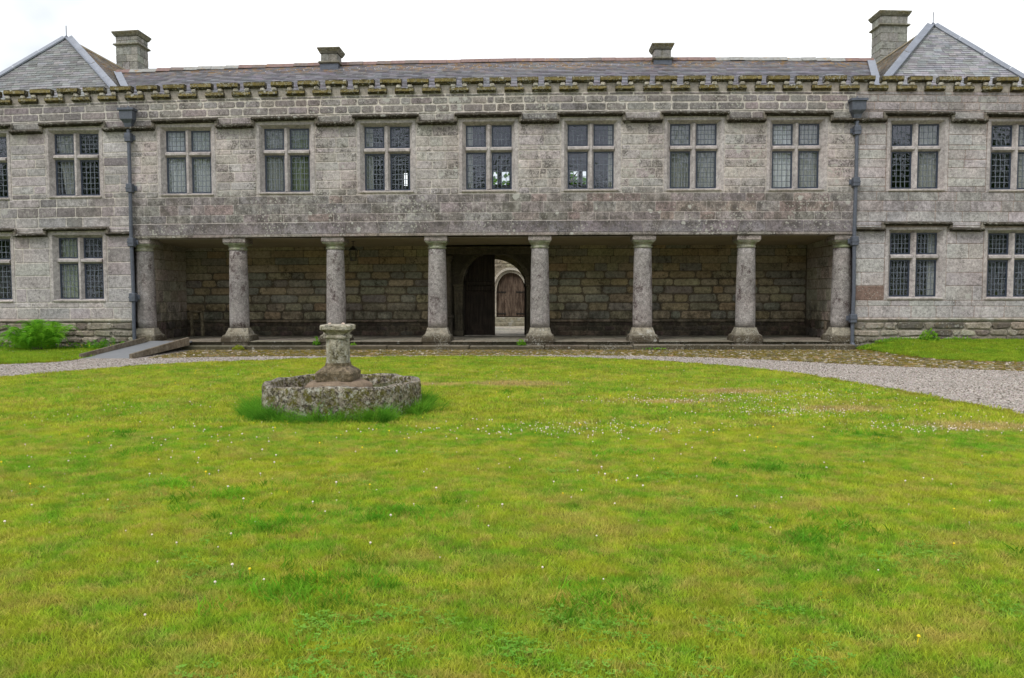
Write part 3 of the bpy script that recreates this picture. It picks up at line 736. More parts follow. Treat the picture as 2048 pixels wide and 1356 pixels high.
def hoods(xs, r, d, xa, xb, ends):
    prev = None
    for i, x in enumerate(sorted(xs)):
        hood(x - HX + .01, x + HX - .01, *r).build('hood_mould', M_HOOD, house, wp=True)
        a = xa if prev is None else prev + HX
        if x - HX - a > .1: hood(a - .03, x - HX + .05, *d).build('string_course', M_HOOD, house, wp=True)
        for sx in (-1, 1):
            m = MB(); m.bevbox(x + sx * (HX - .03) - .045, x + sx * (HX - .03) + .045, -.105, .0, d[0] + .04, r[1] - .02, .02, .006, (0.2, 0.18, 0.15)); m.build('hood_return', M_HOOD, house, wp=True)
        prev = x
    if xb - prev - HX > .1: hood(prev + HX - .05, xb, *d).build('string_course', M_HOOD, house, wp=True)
hoods(UPW, (HR0, HR1), (HD0, HD1), XL, XR, 1)
hoods(LOW[:2], (3.435, 3.54), (3.28, 3.385), XL, PL - .02, 1)
hoods(LOW[2:], (3.435, 3.54), (3.28, 3.385), PR + .08, XR, 1)

# battlements ---------------------------------------------
def coping_ribbon(seed):
    rr = random.Random(seed); j = lambda a=.007: rr.uniform(-a, a)
    YF, YK = -.10, .10
    def bar(m, x0, x1, z0, z1, c):
        # moulded bar: front nose, splay below and above
        b = .05
        prof = [(YK, z0), (YF + .055, z0), (YF, z0 + b), (YF, z1 - b * .6), (YF + .03, z1), (YK, z1)]
        n = max(2, int((x1 - x0) / .12)); P = []; F = []; k = len(prof)
        for i in range(n + 1):
            t = x0 + (x1 - x0) * i / n
            for (y, z) in prof: P.append((t, y + j(), z + j()))
        b0 = len(m.v); m.add(P, [], c); dk_ = jit((0.035, 0.031, 0.02), .2)  # faces round the nose near black: algae, with shade painted in below
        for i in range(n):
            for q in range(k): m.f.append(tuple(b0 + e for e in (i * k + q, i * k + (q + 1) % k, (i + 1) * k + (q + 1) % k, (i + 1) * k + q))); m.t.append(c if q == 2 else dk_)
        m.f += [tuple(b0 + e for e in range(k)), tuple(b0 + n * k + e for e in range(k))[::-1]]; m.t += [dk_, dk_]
    c = (0.20, 0.165, 0.07)
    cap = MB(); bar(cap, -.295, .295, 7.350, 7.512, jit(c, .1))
    for sx in (-1, 1):
        cap.bevbox(*sorted((sx * .150, sx * .285)), YF + .02, YK - .01, 7.255, 7.352, .025, .006, jit((0.40, 0.38, 0.33), .1))
    stem = MB(); stem.bevbox(-.14, .14, .0, .16, 7.10, 7.352, .008, .002, jit((0.30, 0.27, 0.225), .1))
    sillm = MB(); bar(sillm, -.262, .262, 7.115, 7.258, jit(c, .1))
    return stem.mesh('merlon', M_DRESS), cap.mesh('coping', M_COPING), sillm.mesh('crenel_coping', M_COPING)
CR = [coping_ribbon(s) for s in range(5)]
for i in range(-3, 39):
    X = -14.722 + .76 * i
    if X < XL + .25 or X > XR - .2: continue
    X += rnd.uniform(-.012, .012)
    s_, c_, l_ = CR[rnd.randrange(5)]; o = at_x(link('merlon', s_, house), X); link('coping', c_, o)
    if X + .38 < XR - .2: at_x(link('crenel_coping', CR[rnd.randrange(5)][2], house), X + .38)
m = MB(); m.quad((XL, .34, 6.8), (XR, .34, 6.8), (XR, .34, 7.12), (XL, .34, 7.12), (0.2, 0.18, 0.15)); m.quad((XL, 0.0, 7.128), (XR, 0.0, 7.128), (XR, .30, 7.128), (XL, .30, 7.128), (0.2, 0.18, 0.15)); m.build('parapet_back', M_COPING, house, wp=True)

# roofs -----------------------------------------------------
SL = MB()
def slates(a, b, c, d, exp=.135, wd=(.2, .3), base=(0.15, 0.148, 0.155), var=.28):
    """a,b: eaves left/right; c,d: top left/right (may coincide)"""
    a, b, c, d = map(Vector, (a, b, c, d)); nrm = (b - a).cross(d - a).normalized() if (d - a).length > .1 else (b - a).cross(c - a).normalized()
    L = ((c - a) + (d - b)) / 2; up = nrm.cross((b - a).normalized()).normalized() * -1
    h = abs((c - a).dot(up)); up = up if (c - a).dot(up) > 0 else -up; n = int(h / exp)
    if nrm.z < 0: nrm = -nrm
    m = SL
    for k in range(n):
        t0, t1 = k / n, (k + 1) / n
        l0, r0 = a.lerp(c, t0), b.lerp(d, t0); l1, r1 = a.lerp(c, t1), b.lerp(d, t1); u = (b - a).normalized()
        x = 0; tot = (r0 - l0).length; xo = -rnd.uniform(0, .2)
        while xo < tot:
            w_ = rnd.uniform(*wd); s0, s1 = max(xo, 0), min(xo + w_ - .004, tot); xo += w_
            if s1 - s0 < .02: continue
            lo_u0, lo_u1 = l0 + u * s0, l0 + u * s1
            hl, hr = (l1 - l0).dot(u), (r1 - l0).dot(u)
            q0, q1 = min(max(s0, hl), hr), min(max(s1, hl), hr)
            hi0 = l1 + u * (q0 - hl); hi1 = l1 + u * (q1 - hl); e = nrm * ((.022 if exp > .11 else .013) + rnd.uniform(-.004, .005)); e2 = nrm * .005
            cc = jit(base, var, .06)
            m.add([lo_u0 + e, lo_u1 + e, hi1 + e2, hi0 + e2, lo_u0, lo_u1], [(0, 1, 2, 3), (4, 5, 1, 0)], cc)
ZE, ZR = 7.0, 9.0
EL, ER = (-11.75, .55, ZE), (9.36, .55, ZE)
slates(EL, ER, (-13.82, 3.6, ZR), (10.6, 3.6, ZR), base=(0.140, 0.136, 0.155))
# wing roofs
AL, AR = Vector((-14.65, 2.4, 9.78)), Vector((11.83, 2.4, 9.72))
LB_ = [Vector((-17.55, .5, 7.0)), Vector((-11.75, .5, 7.0))]; RB_ = [Vector((9.30, .5, 7.0)), Vector((14.45, .5, 7.0))]
BK = 9.6
slates(LB_[1], (LB_[1].x, BK, 7.0), AL, (AL.x, BK, AL.z), base=(0.15, 0.135, 0.12)); slates((RB_[0].x, BK, 7.0), RB_[0], (AR.x, BK, AR.z), AR, base=(0.15, 0.14, 0.125))
slates((LB_[0].x, BK, 7.0), LB_[0], (AL.x, BK, AL.z), AL); slates(RB_[1], (RB_[1].x, BK, 7.0), AR, (AR.x, BK, AR.z))
tag(SL.build('slates', M_SLATE, house, wp=True), kind='stuff')
SL = MB()
slates(LB_[0], LB_[1], AL, AL, base=(0.150, 0.155, 0.160), exp=.10, var=.35); slates(RB_[0], RB_[1], AR, AR, base=(0.205, 0.207, 0.222), var=.3, exp=.09)  # right hip paler: sky reflection painted into its slate tint
tag(SL.build('hip_slates', M_SLATE2, house, wp=True), kind='stuff')
m = MB(); cc = (0.06, 0.06, 0.06); dn = Vector((0, 0, -.03))
def tri(*p): m.add([Vector(q) + dn for q in p], [tuple(range(len(p)))], cc)
tri(EL, ER, (10.6, 3.6, ZR), (-13.82, 3.6, ZR)); tri((-13.8, 3.6, ZR), (10.6, 3.6, ZR), (10.6, 5.4, 7.7), (-13.8, 5.4, 7.7))
for B, A_ in ((LB_, AL), (RB_, AR)):
    tri(B[0], B[1], A_); tri(B[1], (B[1].x, BK, 7.0), (A_.x, BK, A_.z), A_); tri((B[0].x, BK, 7.0), B[0], A_, (A_.x, BK, A_.z)); tri((B[0].x, BK, 7.), (B[1].x, BK, 7.), (A_.x, BK, A_.z))
    tri((B[0].x, BK, 7.0), (B[1].x, BK, 7.0), (B[1].x, BK, 0), (B[0].x, BK, 0))
    for xx in (B[0].x, B[1].x): tri((xx, 5.2, 7.0), (xx, BK, 7.0), (xx, BK, 0), (xx, 5.2, 0))
m.build('roof', M_SLATE, house, wp=True)
def lead_strip(a, b, wdt, n1, name='lead_hip'):
    a, b = Vector(a), Vector(b); d = (b - a).normalized(); n1 = Vector(n1); s_ = d.cross(n1).normalized() * wdt
    m = MB(); n1 = n1.normalized(); k = 5
    for i in range(k):
        p, q = a.lerp(b, i / k), a.lerp(b, (i + .985) / k); e = n1 * (.03 + .006 * (i % 2)); m.add([p + e, q + e, q + e - s_, p + e - s_, p, q, q - s_ + n1 * .02, p - s_ + n1 * .02], [(0, 1, 2, 3), (3, 2, 6, 7), (0, 4, 5, 1)], (0.3, 0.33, 0.4))
        m.tube([p + e, q + e], .035, 6, (0.3, 0.33, 0.4))
    m.build(name, M_LEADROOF, house, wp=True)
def nfront(B, A_): return (B[1] - B[0]).cross(A_ - B[0])
for B, A_ in ((LB_, AL), (RB_, AR)):
    nf = nfront(B, A_); lead_strip(B[1], A_, -.18, nf); lead_strip(B[0], A_, .18, nf)
    nr = Vector((1, 0, 1.04)) if B is LB_ else Vector((-1, 0, 1.04))
    lead_strip(B[1] if B is LB_ else B[0], A_, .12 if B is LB_ else -.12, nr)
    m = MB(); m.tube([A_ + Vector((0, 0, .02)), A_ + Vector((0, 0, .40))], .012, 6); m.lathe([(.05, A_.z - .02), (.06, A_.z + .04), (.01, A_.z + .1)], A_.x, A_.y, 8); m.build('finial', M_LEAD, house, wp=True)
    m = MB(); k = 0
    while 2.45 + k * .45 < BK - .4:
        yy = 2.45 + k * .45; m.prism([(-.12, -.08), (0, .05), (.12, -.08)], lambda u, v, t: (A_.x + u, t, A_.z + v), yy, yy + .44, jit((0.17, 0.14, 0.09), .2)); k += 1
    m.build('wing_ridge', M_RIDGE, house, wp=True)
for s_, (p, q) in ((1, ((-12.35, 1.45, 7.62), (-13.82, 3.6, 9.0))), (-1, ((9.95, 1.45, 7.62), (10.62, 3.6, 9.0)))):
    p, q = Vector(p), Vector(q); m = MB(); off = Vector((.24 * s_, 0, 0)); e = Vector((0, -.03, .05))
    m.add([p + e, q + e, q + e + off, p + e + off], [(0, 1, 2, 3)], (0.5, 0.5, 0.5)); m.build('valley_lead', M_LEADROOF, house, wp=True)
# ridge tiles
tiles = []
for k in range(3):
    m = MB(); m.prism([(-.15, -.10), (-.13, -.07), (-.03, .035), (.03, .035), (.13, -.07), (.15, -.10), (0, -.02)], lambda u, v, t: (t, u, v), -.222, .222, ((0.20, 0.135, 0.125), (0.27, 0.27, 0.26), (0.16, 0.13, 0.12))[k]); tiles.append(m.mesh('ridge_tile', M_RIDGE))
x = -13.5; i = 0
while x < 10.5:
    i += 1; kk = 1 if (x < -9.5 or 5 < x < 10.0) and rnd.random() < .7 else (0 if rnd.random() < .65 else 2)
    o = link('ridge_tile', tiles[kk], house); o.location = (x, 3.6 + rnd.uniform(-.01, .01), warp(x, ZR + .05) + rnd.uniform(-.008, .008)); o.rotation_euler = (0, rnd.uniform(-.012, .012), rnd.uniform(-.015, .015)); x += .45

# chimneys
def chimney(x0, x1, y0, y1, z0, z1, band, capw=.10, small=False, lead=False):
    m = MB(); z = z0; ce = 0
    while z < z1 - .02:
        h = min(rnd.uniform(.24, .34), z1 - z)
        if z1 - z - h < .12: h = z1 - z
        nn = 3 if ce % 2 else 2; g_ = .012
        for (ua, ub, T) in ((x0, x1, lambda u, v, w_: (u, y0 - w_, v)), (y0, y1, lambda u, v, w_: (x1 + w_, u, v)), (y0, y1, lambda u, v, w_: (x0 - w_, u, v))):
            cuts = [ua] + sorted(ua + (ub - ua) * (k / nn + rnd.uniform(-.06, .06)) for k in range(1, nn)) + [ub]
            for p, q in zip(cuts, cuts[1:]):
                s = stone_mb(p + g_ / 2, q - g_ / 2, z + g_ / 2, z + h - g_ / 2, T, jit((0.25, 0.242, 0.215), .2, .04), depth=.02)
                m.add(s.v, s.f, s.t[0])
        z += h; ce += 1
    m.box(x0 + .01, x1 - .01, y0 + .01, y1 - .01, z0 - .3, z1 + .02, (0.27, 0.24, 0.18))
    o = m.build('chimney', M_CHIM, house, wp=True)
    def slab(e0, e1, za, zb, nm):
        m = MB(); A = [(x0 - e0, y0 - e0, za), (x1 + e0, y0 - e0, za), (x1 + e0, y1 + e0, za), (x0 - e0, y1 + e0, za)]; B = [(x0 - e1, y0 - e1, zb), (x1 + e1, y0 - e1, zb), (x1 + e1, y1 + e1, zb), (x0 - e1, y1 + e1, zb)]
        m.add(A + B, [(0, 1, 5, 4), (1, 2, 6, 5), (2, 3, 7, 6), (3, 0, 4, 7), (4, 5, 6, 7), (3, 2, 1, 0)], jit((0.17, 0.16, 0.12), .1)); m.build(nm, M_COPING if nm == 'chimney_cap' else M_CHIM, o, wp=True)
    s = capw / .13
    slab(.03, .06, z1, z1 + .07 * s, 'chimney_neck'); slab(.06, capw, z1 + .071 * s, z1 + .17 * s, 'chimney_cap'); slab(capw, capw, z1 + .171 * s, z1 + .22 * s, 'chimney_cap')
    slab(.0, .08, band - .05, band, 'chimney_band'); slab(.08, .06, band + .001, band + .05, 'chimney_band')
    if lead:
        m = MB(); m.box(x0 - .03, x1 + .03, y0 - .03, y1 + .03, z0 - .35, z0 + .02); m.build('lead_flashing', M_LEAD, o, wp=True)
chimney(-15.57, -14.76, 7.0, 7.8, 8.2, 11.42, 11.10); chimney(12.24, 13.17, 7.0, 7.8, 8.2, 11.66, 11.33)
chimney(-6.90, -6.38, 3.2, 3.75, 8.90, 9.26, 8.96, .10, lead=True); chimney(3.66, 4.16, 3.2, 3.75, 8.86, 9.22, 8.92, .10, lead=True)

# downpipes with hopper heads
def downpipe(X, Yp=-.10):
    k = 1 - KW * X * X; o = None
    m = MB(); m.tube([(X, Yp, warp(X, 6.3)), (X + .005, Yp, warp(X, 5)), (X - .01, Yp, warp(X, 3.3)), (X + .01, Yp, 1.6), (X - .005, Yp, .75), (X, Yp, .12)], .05, 12)
    m.tube([(X, Yp, .16), (X + .03, Yp - .10, .05)], .06, 10)
    o = m.build('downpipe', M_LEAD, house, smooth=False)
    m = MB(); A = warp(X, 6.86); zt_ = A
    P = []
    for (h, d, z) in ((.225, .25, zt_), (.225, .25, zt_ - .06), (.19, .21, zt_ - .08), (.18, .20, zt_ - .30), (.11, .13, zt_ - .40), (.065, .075, zt_ - .62)):
        P += [(X - h, Yp + .08 - d, z), (X + h, Yp + .08 - d, z), (X + h, .0, z), (X - h, .0, z)]
    F = []
    for a in range(5):
        for i in range(4): F.append((a * 4 + i, a * 4 + (i + 1) % 4, a * 4 + 4 + (i + 1) % 4, a * 4 + 4 + i))
    F += [(0, 1, 2, 3), (20, 23, 22, 21)]; m.add(P, F); m.tube([(X, -.02, zt_ + .0), (X, -.07, zt_ + .06), (X, -.13, zt_ - .02)], .03, 6); m.build('hopper_head', M_LEAD, o)
    for z in ((6.05, 4.62, 3.08, 1.50) if X < 0 else (6.02, 4.62, 3.0, .86)):
        z = warp(X, z); m = MB(); m.bevbox(X - .085, X + .085, Yp - .085, -.005, z - .12, z + .12, .012, 0); m.bevbox(X - .15, X + .15, -.045, -.002, z - .07, z + .07, .01, 0)
        m.box(X - .095, X + .095, Yp - .095, -.003, z - .02, z + .02); m.build('pipe_bracket', M_LEAD, o)
downpipe(-11.47); downpipe(8.66)

# doorway: pilasters, arch ring, cornice, oak leaves
for (xa, xb, proud) in ((-2.68, -2.40, .07), (-.37, -.09, .07)):
    m = MB(); c = (0.085, 0.073, 0.05)
    m.bevbox(xa, xb, YB - .07, YB + .05, .22, 1.78, .012, 0, c)
    for k in range(3):
        xx = xa + (xb - xa) * (k + .5) / 3; m.bevbox(xx - .028, xx + .028, YB - .095, YB - .06, .42, 1.68, .01, 0, c)
    m.bevbox(xa - .03, xb + .03, YB - .11, YB + .04, .22, .38, .02, 0, c); m.bevbox(xa - .03, xb + .03, YB - .11, YB + .04, 1.781, 1.87, .02, 0, c); m.build('pilaster', M_INNER, house)
for xa in (-2.98, -.02):
    m = MB(); c = (0.085, 0.073, 0.055)
    m.bevbox(xa, xa + .27, YB - .30, YB - .02, .22, .80, .02, 0, c); m.bevbox(xa - .04, xa + .31, YB - .34, YB - .02, .801, .88, .02, 0, c)
    m.lathe([(.13, .88), (.14, .92), (.11, .96), (.105, 1.6), (.095, 2.55), (.12, 2.58), (.14, 2.68)], xa + .135, YB - .17, 16, c); m.bevbox(xa - .02, xa + .29, YB - .33, YB - .01, 2.681, 2.76, .01, 0, c); m.build('door_column', M_INNER, house)
m = MB(); m.bevbox(-3.0, .27, YB - .34, YB - .01, 2.97, 3.05, .02, 0, (0.085, 0.073, 0.05)); m.bevbox(-2.97, .24, YB - .28, YB - .01, 2.80, 2.969, .01, 0, (0.07, 0.06, 0.042)); m.build('entablature', M_INNER, house)
n = 13
for i in range(n):
    a0, a1 = math.pi * (i + .03) / n, math.pi * (i + .97) / n; r0, r1 = DR - .005, DR + .14
    poly = [(DC - r * math.cos(a), DS + r * math.sin(a)) for r, a in ((r0, a0), (r1, a0), (r1, a1), (r0, a1))]
    m = MB(); m.prism(poly, lambda u, v, t: (u, t, v), YB - .06, YB + .02, jit((0.075, 0.064, 0.046), .12)); m.build('voussoir', M_INNER, house)
# left leaf closed, arched head; planks are boards of their own
leaf = empty('oak_door', (0, 0, 0), house)
nb = 6; xl = DC - DR + .01
for i in range(nb):
    a, b = xl + (DR - .012) * i / nb, xl + (DR - .012) * (i + 1) / nb
    za = DS + math.sqrt(max(0.0, DR ** 2 - (DC - a) ** 2)) - .01; zb_ = DS + math.sqrt(max(0.0, DR ** 2 - (DC - b) ** 2)) - .01
    m = MB(); m.prism([(a + .001, .235), (b - .001, .235), (b - .001, zb_), (a + .001, za)], lambda u, v, t: (u, t, v), YB + .20 + rnd.uniform(-.004, .004), YB + .26, None); m.build('plank', M_OAKD, leaf)
for (z0, z1, yy) in ((1.84, 1.96, .10), (1.62, 1.66, .15), (.24, .40, .165)):
    m = MB(); m.bevbox(xl + .02, DC - .01, YB + yy, YB + .198, z0, z1, .015, 0); m.build('rail', M_OAKD, leaf)
m = MB(); m.bevbox(xl + .28, DC - .12, YB + .175, YB + .197, 1.667, 1.82, .01, 0); m.build('panel', M_OAKD, leaf)
leaf2 = empty('oak_door', (0, 0, 0), house)
for i in range(5):
    m = MB(); m.box(DC + DR - .06, DC + DR - .012, YB + .32 + i * .19, YB + .32 + i * .19 + .183, .235, 2.1 + .1 * math.sin(i)); m.build('plank', M_OAKD, leaf2)
# small stone niche in the left corner
m = MB(); m.bevbox(-11.2, -11.12, YB - .12, YB, .22, .98, .01, 0, (0.27, 0.23, 0.15)); m.bevbox(-10.86, -10.78, YB - .12, YB, .22, .98, .01, 0, (0.27, 0.23, 0.15)); m.bevbox(-11.2, -10.78, YB - .13, YB, .981, 1.04, .01, 0, (0.27, 0.23, 0.15)); m.build('niche', M_INNER, house)

# ------------------------------------------------------------------ curtains
def curtain(x0, x1, z0, z1, mat_, label, X, y=.28, folds=9, lean=0.0):
    m = MB(); n = folds * 6; rows = 6; P = []; F = []
    for k in range(rows + 1):
        t = k / rows
        for i in range(n + 1):
            u = i / n; xx = x0 + (x1 - x0) * u + lean * (1 - t) * (1 - u) ; P.append((xx, y + .035 * math.sin(u * folds * 6.28 + .4 * math.sin(3 * t)) , z0 + (z1 - z0) * t))
    for k in range(rows):
        for i in range(n): F.append((k * (n + 1) + i, k * (n + 1) + i + 1, (k + 1) * (n + 1) + i + 1, (k + 1) * (n + 1) + i))
    m.add(P, F); m.v = [(a + X, b, warp(a + X, c_)) for a, b, c_ in m.v]
    o = m.build('curtain', mat_, None, smooth=True); tag(o, label, 'curtain', 'curtains hanging inside the windows')
U0, U1 = 4.40, 6.35
curtain(-.68, -.10, U0, U1, M_CUR_C, 'pale curtain drawn across the left lights of the upper window next to the left downpipe', UPW[1], folds=5, lean=.25)
curtain(-.70, .02, U0, U1, M_CUR_W, 'white curtain, left half, in the first upper window right of the left downpipe', UPW[2])
curtain(.03, .70, U0, U1, M_CUR_W, 'white curtain, right half, in the first upper window right of the left downpipe', UPW[2])
curtain(-.70, -.02, U0, U1, M_CUR_C, 'pale curtain in the left lights of the second window right of the left downpipe', UPW[3])
curtain(.02, .70, U0, U1, M_CUR_G, 'olive green curtain in the second upper window right of the left downpipe', UPW[3])
curtain(-.68, -.42, U0, U1, M_CUR_C, 'narrow curtain at the left jamb of the third upper window from the left downpipe', UPW[4], folds=3)
curtain(-.68, -.46, U0, U1, M_CUR_C, 'narrow curtain at the left jamb of the middle upper window above the archway', UPW[5], folds=3)
curtain(.50, .68, U0, U1, M_CUR_C, 'narrow curtain at the right jamb of the upper window with the view through to trees', UPW[6], folds=3)
curtain(-.70, -.02, U0, U1, M_CUR_C, 'cream curtain in the left lights of the second upper window left of the right downpipe', UPW[7])
curtain(.02, .70, U0, U1, M_CUR_C, 'cream curtain in the right lights of the second upper window left of the right downpipe', UPW[7], folds=7)
curtain(-.70, -.05, U0, U1, M_CUR_W, 'white curtain in the left lights of the upper window just left of the right downpipe', UPW[8], folds=5)
curtain(.03, .70, U0, U1, M_CUR_C, 'greyish curtain in the right lights of the upper window just left of the right downpipe', UPW[8], folds=6)
curtain(.05, .68, U0, U1, M_CUR_C, 'pleated grey curtain in the right lights of the upper window right of the right downpipe', UPW[9], folds=8)
curtain(.05, .68, U0, U1, M_CUR_C, 'curtain in the right lights of the upper window at the far right edge', UPW[10], folds=6)
curtain(-.66, -.06, 1.4, 3.3, M_CUR_G, 'dull green curtain in the left lights of the ground-floor window behind the fern', LOW[1], folds=5)
curtain(.45, .68, 1.4, 3.3, M_CUR_C, 'thin pale curtain in the ground-floor window right of the right downpipe', LOW[2], folds=2)

# ------------------------------------------------------------------ courtyard beyond the passage
m = MB(); m.quad((-6, 5.2, .19), (4, 5.2, .19), (4, 11.5, .19), (-6, 11.5, .19)); structure(m.build('courtyard_ground', M_EARTH))
cp = MB()
for i in range(17):
    y0 = 5.25 + i * .33; x = -4.0 + rnd.uniform(0, .4)
    while x < 1.6:
        l = rnd.uniform(.3, .75); cp.bevbox(x, x + l - .02, y0, y0 + .31, .15, .205 + rnd.uniform(0, .01), .012, .004, jit((0.5, 0.46, 0.37), .18, .06)); x += l
tag(cp.build('courtyard_cobbles', M_MORT), kind='stuff')
cw = empty('courtyard_wall', (-1.16, 11.5, 0)); tag(cw, 'stone courtyard wall with pointed arch doorway seen through the open passage', 'wall')
def inv_parent(o, p): o.parent = p; o.location = (-p.location[0], -p.location[1], -p.location[2])
DXc, hw, sp_, top = -1.16, .62, 1.62, 2.47
def gothic(h, s_, t_, n=9):
    # four-centred-ish pointed arch outline left spring -> apex -> right spring
    L = []
    for i in range(n + 1):
        a = i / n; L.append((DXc - h * math.cos(a * math.pi / 2) ** 0.9, s_ + (t_ - s_) * math.sin(a * math.pi / 2) ** 0.95))
    return L + [(2 * DXc - x, z) for x, z in L[-2::-1]]
go = gothic(hw, sp_, top)
m = MB(); yw = 11.5
wl, wr, wtop = -6.0, 4.0, 4.2; c = (0.34, 0.31, 0.25)
m.quad((wl, yw, 0), (DXc - hw, yw, 0), (DXc - hw, yw, wtop), (wl, yw, wtop), c); m.quad((DXc + hw, yw, 0), (wr, yw, 0), (wr, yw, wtop), (DXc + hw, yw, wtop), c)
for (a, za), (b, zb_) in zip(go, go[1:]): m.quad((a, yw, za), (b, yw, zb_), (b, yw, wtop), (a, yw, wtop), c)
m.quad((wl, yw, wtop), (wr, yw, wtop), (wr, yw + .6, wtop), (wl, yw + .6, wtop), c); m.quad((wl, yw + .6, 0), (wr, yw + .6, 0), (wr, yw + .6, wtop), (wl, yw + .6, wtop), c)
inv_parent(m.build('wall_face', M_RUB), cw)
ST = []
courses([3.6, 3.3, 3.05, 2.85, 2.7], -4.5, 1.6, [], (.3, .7), front(yw), lambda x, z: jit((0.42, 0.38, 0.29), .2, .05), store=ST, mat=M_RUB, gap=.03, proud=.02, ch=.015, rc=.05, jt=.01)
courses([2.7, 2.4, 2.1, 1.8, 1.5, 1.2, .9, .6, .3], -4.5, 1.6, [(DXc - hw - .25, DXc + hw + .25, 0, 2.72)], (.3, .7), front(yw), lambda x, z: jit((0.42, 0.38, 0.29), .2, .05), store=ST, mat=M_RUB, gap=.03, proud=.02, ch=.015, rc=.05, jt=.01)
for a_, sm_, mt in ST: inv_parent(sm_.build('stone', mt), cw)
# arch moulding
for (e0, e1, yy, cc) in ((0.0, .11, -.02, (0.50, 0.47, 0.38)), (.115, .21, -.10, (0.54, 0.50, 0.41))):
    ga = gothic(hw + e0, sp_, top + e0); gb = gothic(hw + e1, sp_, top + e1); n_ = len(ga); k = 0
    while k < n_ - 1:
        e = min(k + 3, n_ - 1); m = MB()
        for q in range(k, e): m.prism([ga[q], ga[q + 1], gb[q + 1], gb[q]], lambda u, v, t: (u, t, v), yw + yy, yw + .05 if e0 else yw + .2, cc)
        inv_parent(m.build('arch_stone', M_DRESS), cw); k = e
for sx in (-1, 1):
    m = MB(); X = DXc + sx * (hw + .06); m.bevbox(X - .06, X + .06, yw - .03, yw + .2, .58, sp_, .01, 0, (0.50, 0.46, 0.37))
    X2 = DXc + sx * (hw + .165); m.lathe([(.06, .62), (.045, .80), (.04, sp_ - .1), (.065, sp_ - .04), (.07, sp_)], X2, yw - .05, 10, (0.5, 0.46, 0.38)); m.bevbox(X2 - .09, X2 + .09, yw - .13, yw + .02, .5, .66, .015, 0, (0.5, 0.46, 0.38)); inv_parent(m.build('door_jamb', M_DRESS), cw)
dl = 0
nbd = 8
for i in range(nbd):
    a, b = DXc - hw + 2 * hw * i / nbd, DXc - hw + 2 * hw * (i + 1) / nbd
    def zat(x):
        for (p, zp), (q, zq) in zip(go, go[1:]):
            if p <= x <= q + 1e-9: return zp + (zq - zp) * (x - p) / max(q - p, 1e-9)
        return sp_
    m = MB(); m.prism([(a + .004, .60), (b - .004, .60), (b - .004, zat(b - .001)), (a + .004, zat(a + .001))], lambda u, v, t: (u, t, v), yw + .10 + rnd.uniform(0, .008), yw + .16); inv_parent(m.build('plank', M_OAK), cw)
for z in (1.62, .70):
    for sx in (-1, 1):
        m = MB(); m.box(*sorted((DXc + sx * .22, DXc + sx * hw)), yw + .085, yw + .099, z, z + .045); inv_parent(m.build('hinge_strap', M_IRON), cw)
m = MB()
for i in range(nbd):
    for k in range(7):
        xx = DXc - hw + 2 * hw * (i + .5) / nbd; m.bevbox(xx - .012, xx + .012, yw + .085, yw + .10, .78 + k * .18, .805 + k * .18, .005)
tag(m.build('studs', M_IRON), kind='stuff'); inv_parent(bpy.data.objects['studs'], cw)
for (y0, z0, z1) in ((10.95, .15, .36), (11.2, .15, .57)):
    m = MB(); m.bevbox(-2.6, .4, y0, 11.5, z0, z1, .02, .003, (0.33, 0.31, 0.24)); inv_parent(m.build('step_stone', M_RUB), cw)

# ------------------------------------------------------------------ ground
m = MB(); m.quad((-250, -250, 0), (250, -250, 0), (250, 400, 0), (-250, 400, 0)); structure(m.build('ground', M_TURF))
LAWN = [(-11.2, -24), (-10.9, -17), (-10.75, -13), (-10.6, -10.5), (-9.89, -7.96), (-8.9, -6.0), (-7.79, -4.8), (-6.42, -4.1), (-4.57, -3.25), (-2.17, -2.86), (0.29, -3.1), (1.9, -3.76), (3.3, -4.75), (4.3, -6.0), (4.92, -7.2), (5.35, -8.8), (5.73, -10.55), (6.0, -12.17), (6.15, -15), (6.2, -24)]
def smooth_line(P, n=6):
    o = []
    for i in range(len(P) - 1):
        p0, p1, p2, p3 = P[max(i - 1, 0)], P[i], P[i + 1], P[min(i + 2, len(P) - 1)]
        for k in range(n):
            t = k / n; o.append(tuple(0.5 * (2 * p1[a] + (p2[a] - p0[a]) * t + (2 * p0[a] - 5 * p1[a] + 4 * p2[a] - p3[a]) * t * t + (3 * p1[a] - p0[a] - 3 * p2[a] + p3[a]) * t ** 3) for a in (0, 1)))
    return o + [P[-1]]
edge = [(x + rnd.uniform(-.03, .03), y + rnd.uniform(-.03, .03)) for x, y in smooth_line(LAWN)]
import mathutils.geometry as mg
def sheet(poly, z, name, mat_, zf=None):
    tris = mg.tessellate_polygon([[Vector((x, y, 0)) for x, y in poly]])
    m = MB(); m.add([(x, y, z + (zf(x, y) if zf else 0)) for x, y in poly], [tuple(t) for t in tris])
    return m.build(name, mat_)
structure(sheet(edge + [(30, -24), (30, .1), (-28, .1), (-28, -24)], .004, 'gravel_path', M_GRAVEL))
COB = [(-9.5, -3.25), (-9.28, -3.29), (-7.39, -2.82), (-4.68, -2.60), (-2.22, -2.33), (2.03, -2.48), (4.72, -3.38), (7.08, -5.1), (9.39, -6.3), (13, -7.6), (20, -10)]
cobl = smooth_line(COB) + [(20, -4.2), (12, -4.3), (9.6, -4.0), (9.0, -1.5), (8.9, .05), (-9.6, .05)]
structure(sheet(cobl, .008, 'cobbled_strip', M_EARTH))
LL = smooth_line([(-28, -14), (-18, -8.8), (-14, -6.2), (-11.99, -4.96), (-11.19, -4.43), (-11.03, -3.7)]) + [(-11.02, -.02), (-28, -.02)]
def zl(x, y): return 0.0
rise = lambda x, y: .24 * max(0, min(1, (y + 2.6) / 2.6)) * max(0, min(1, (x - 8.8) / 1.0))
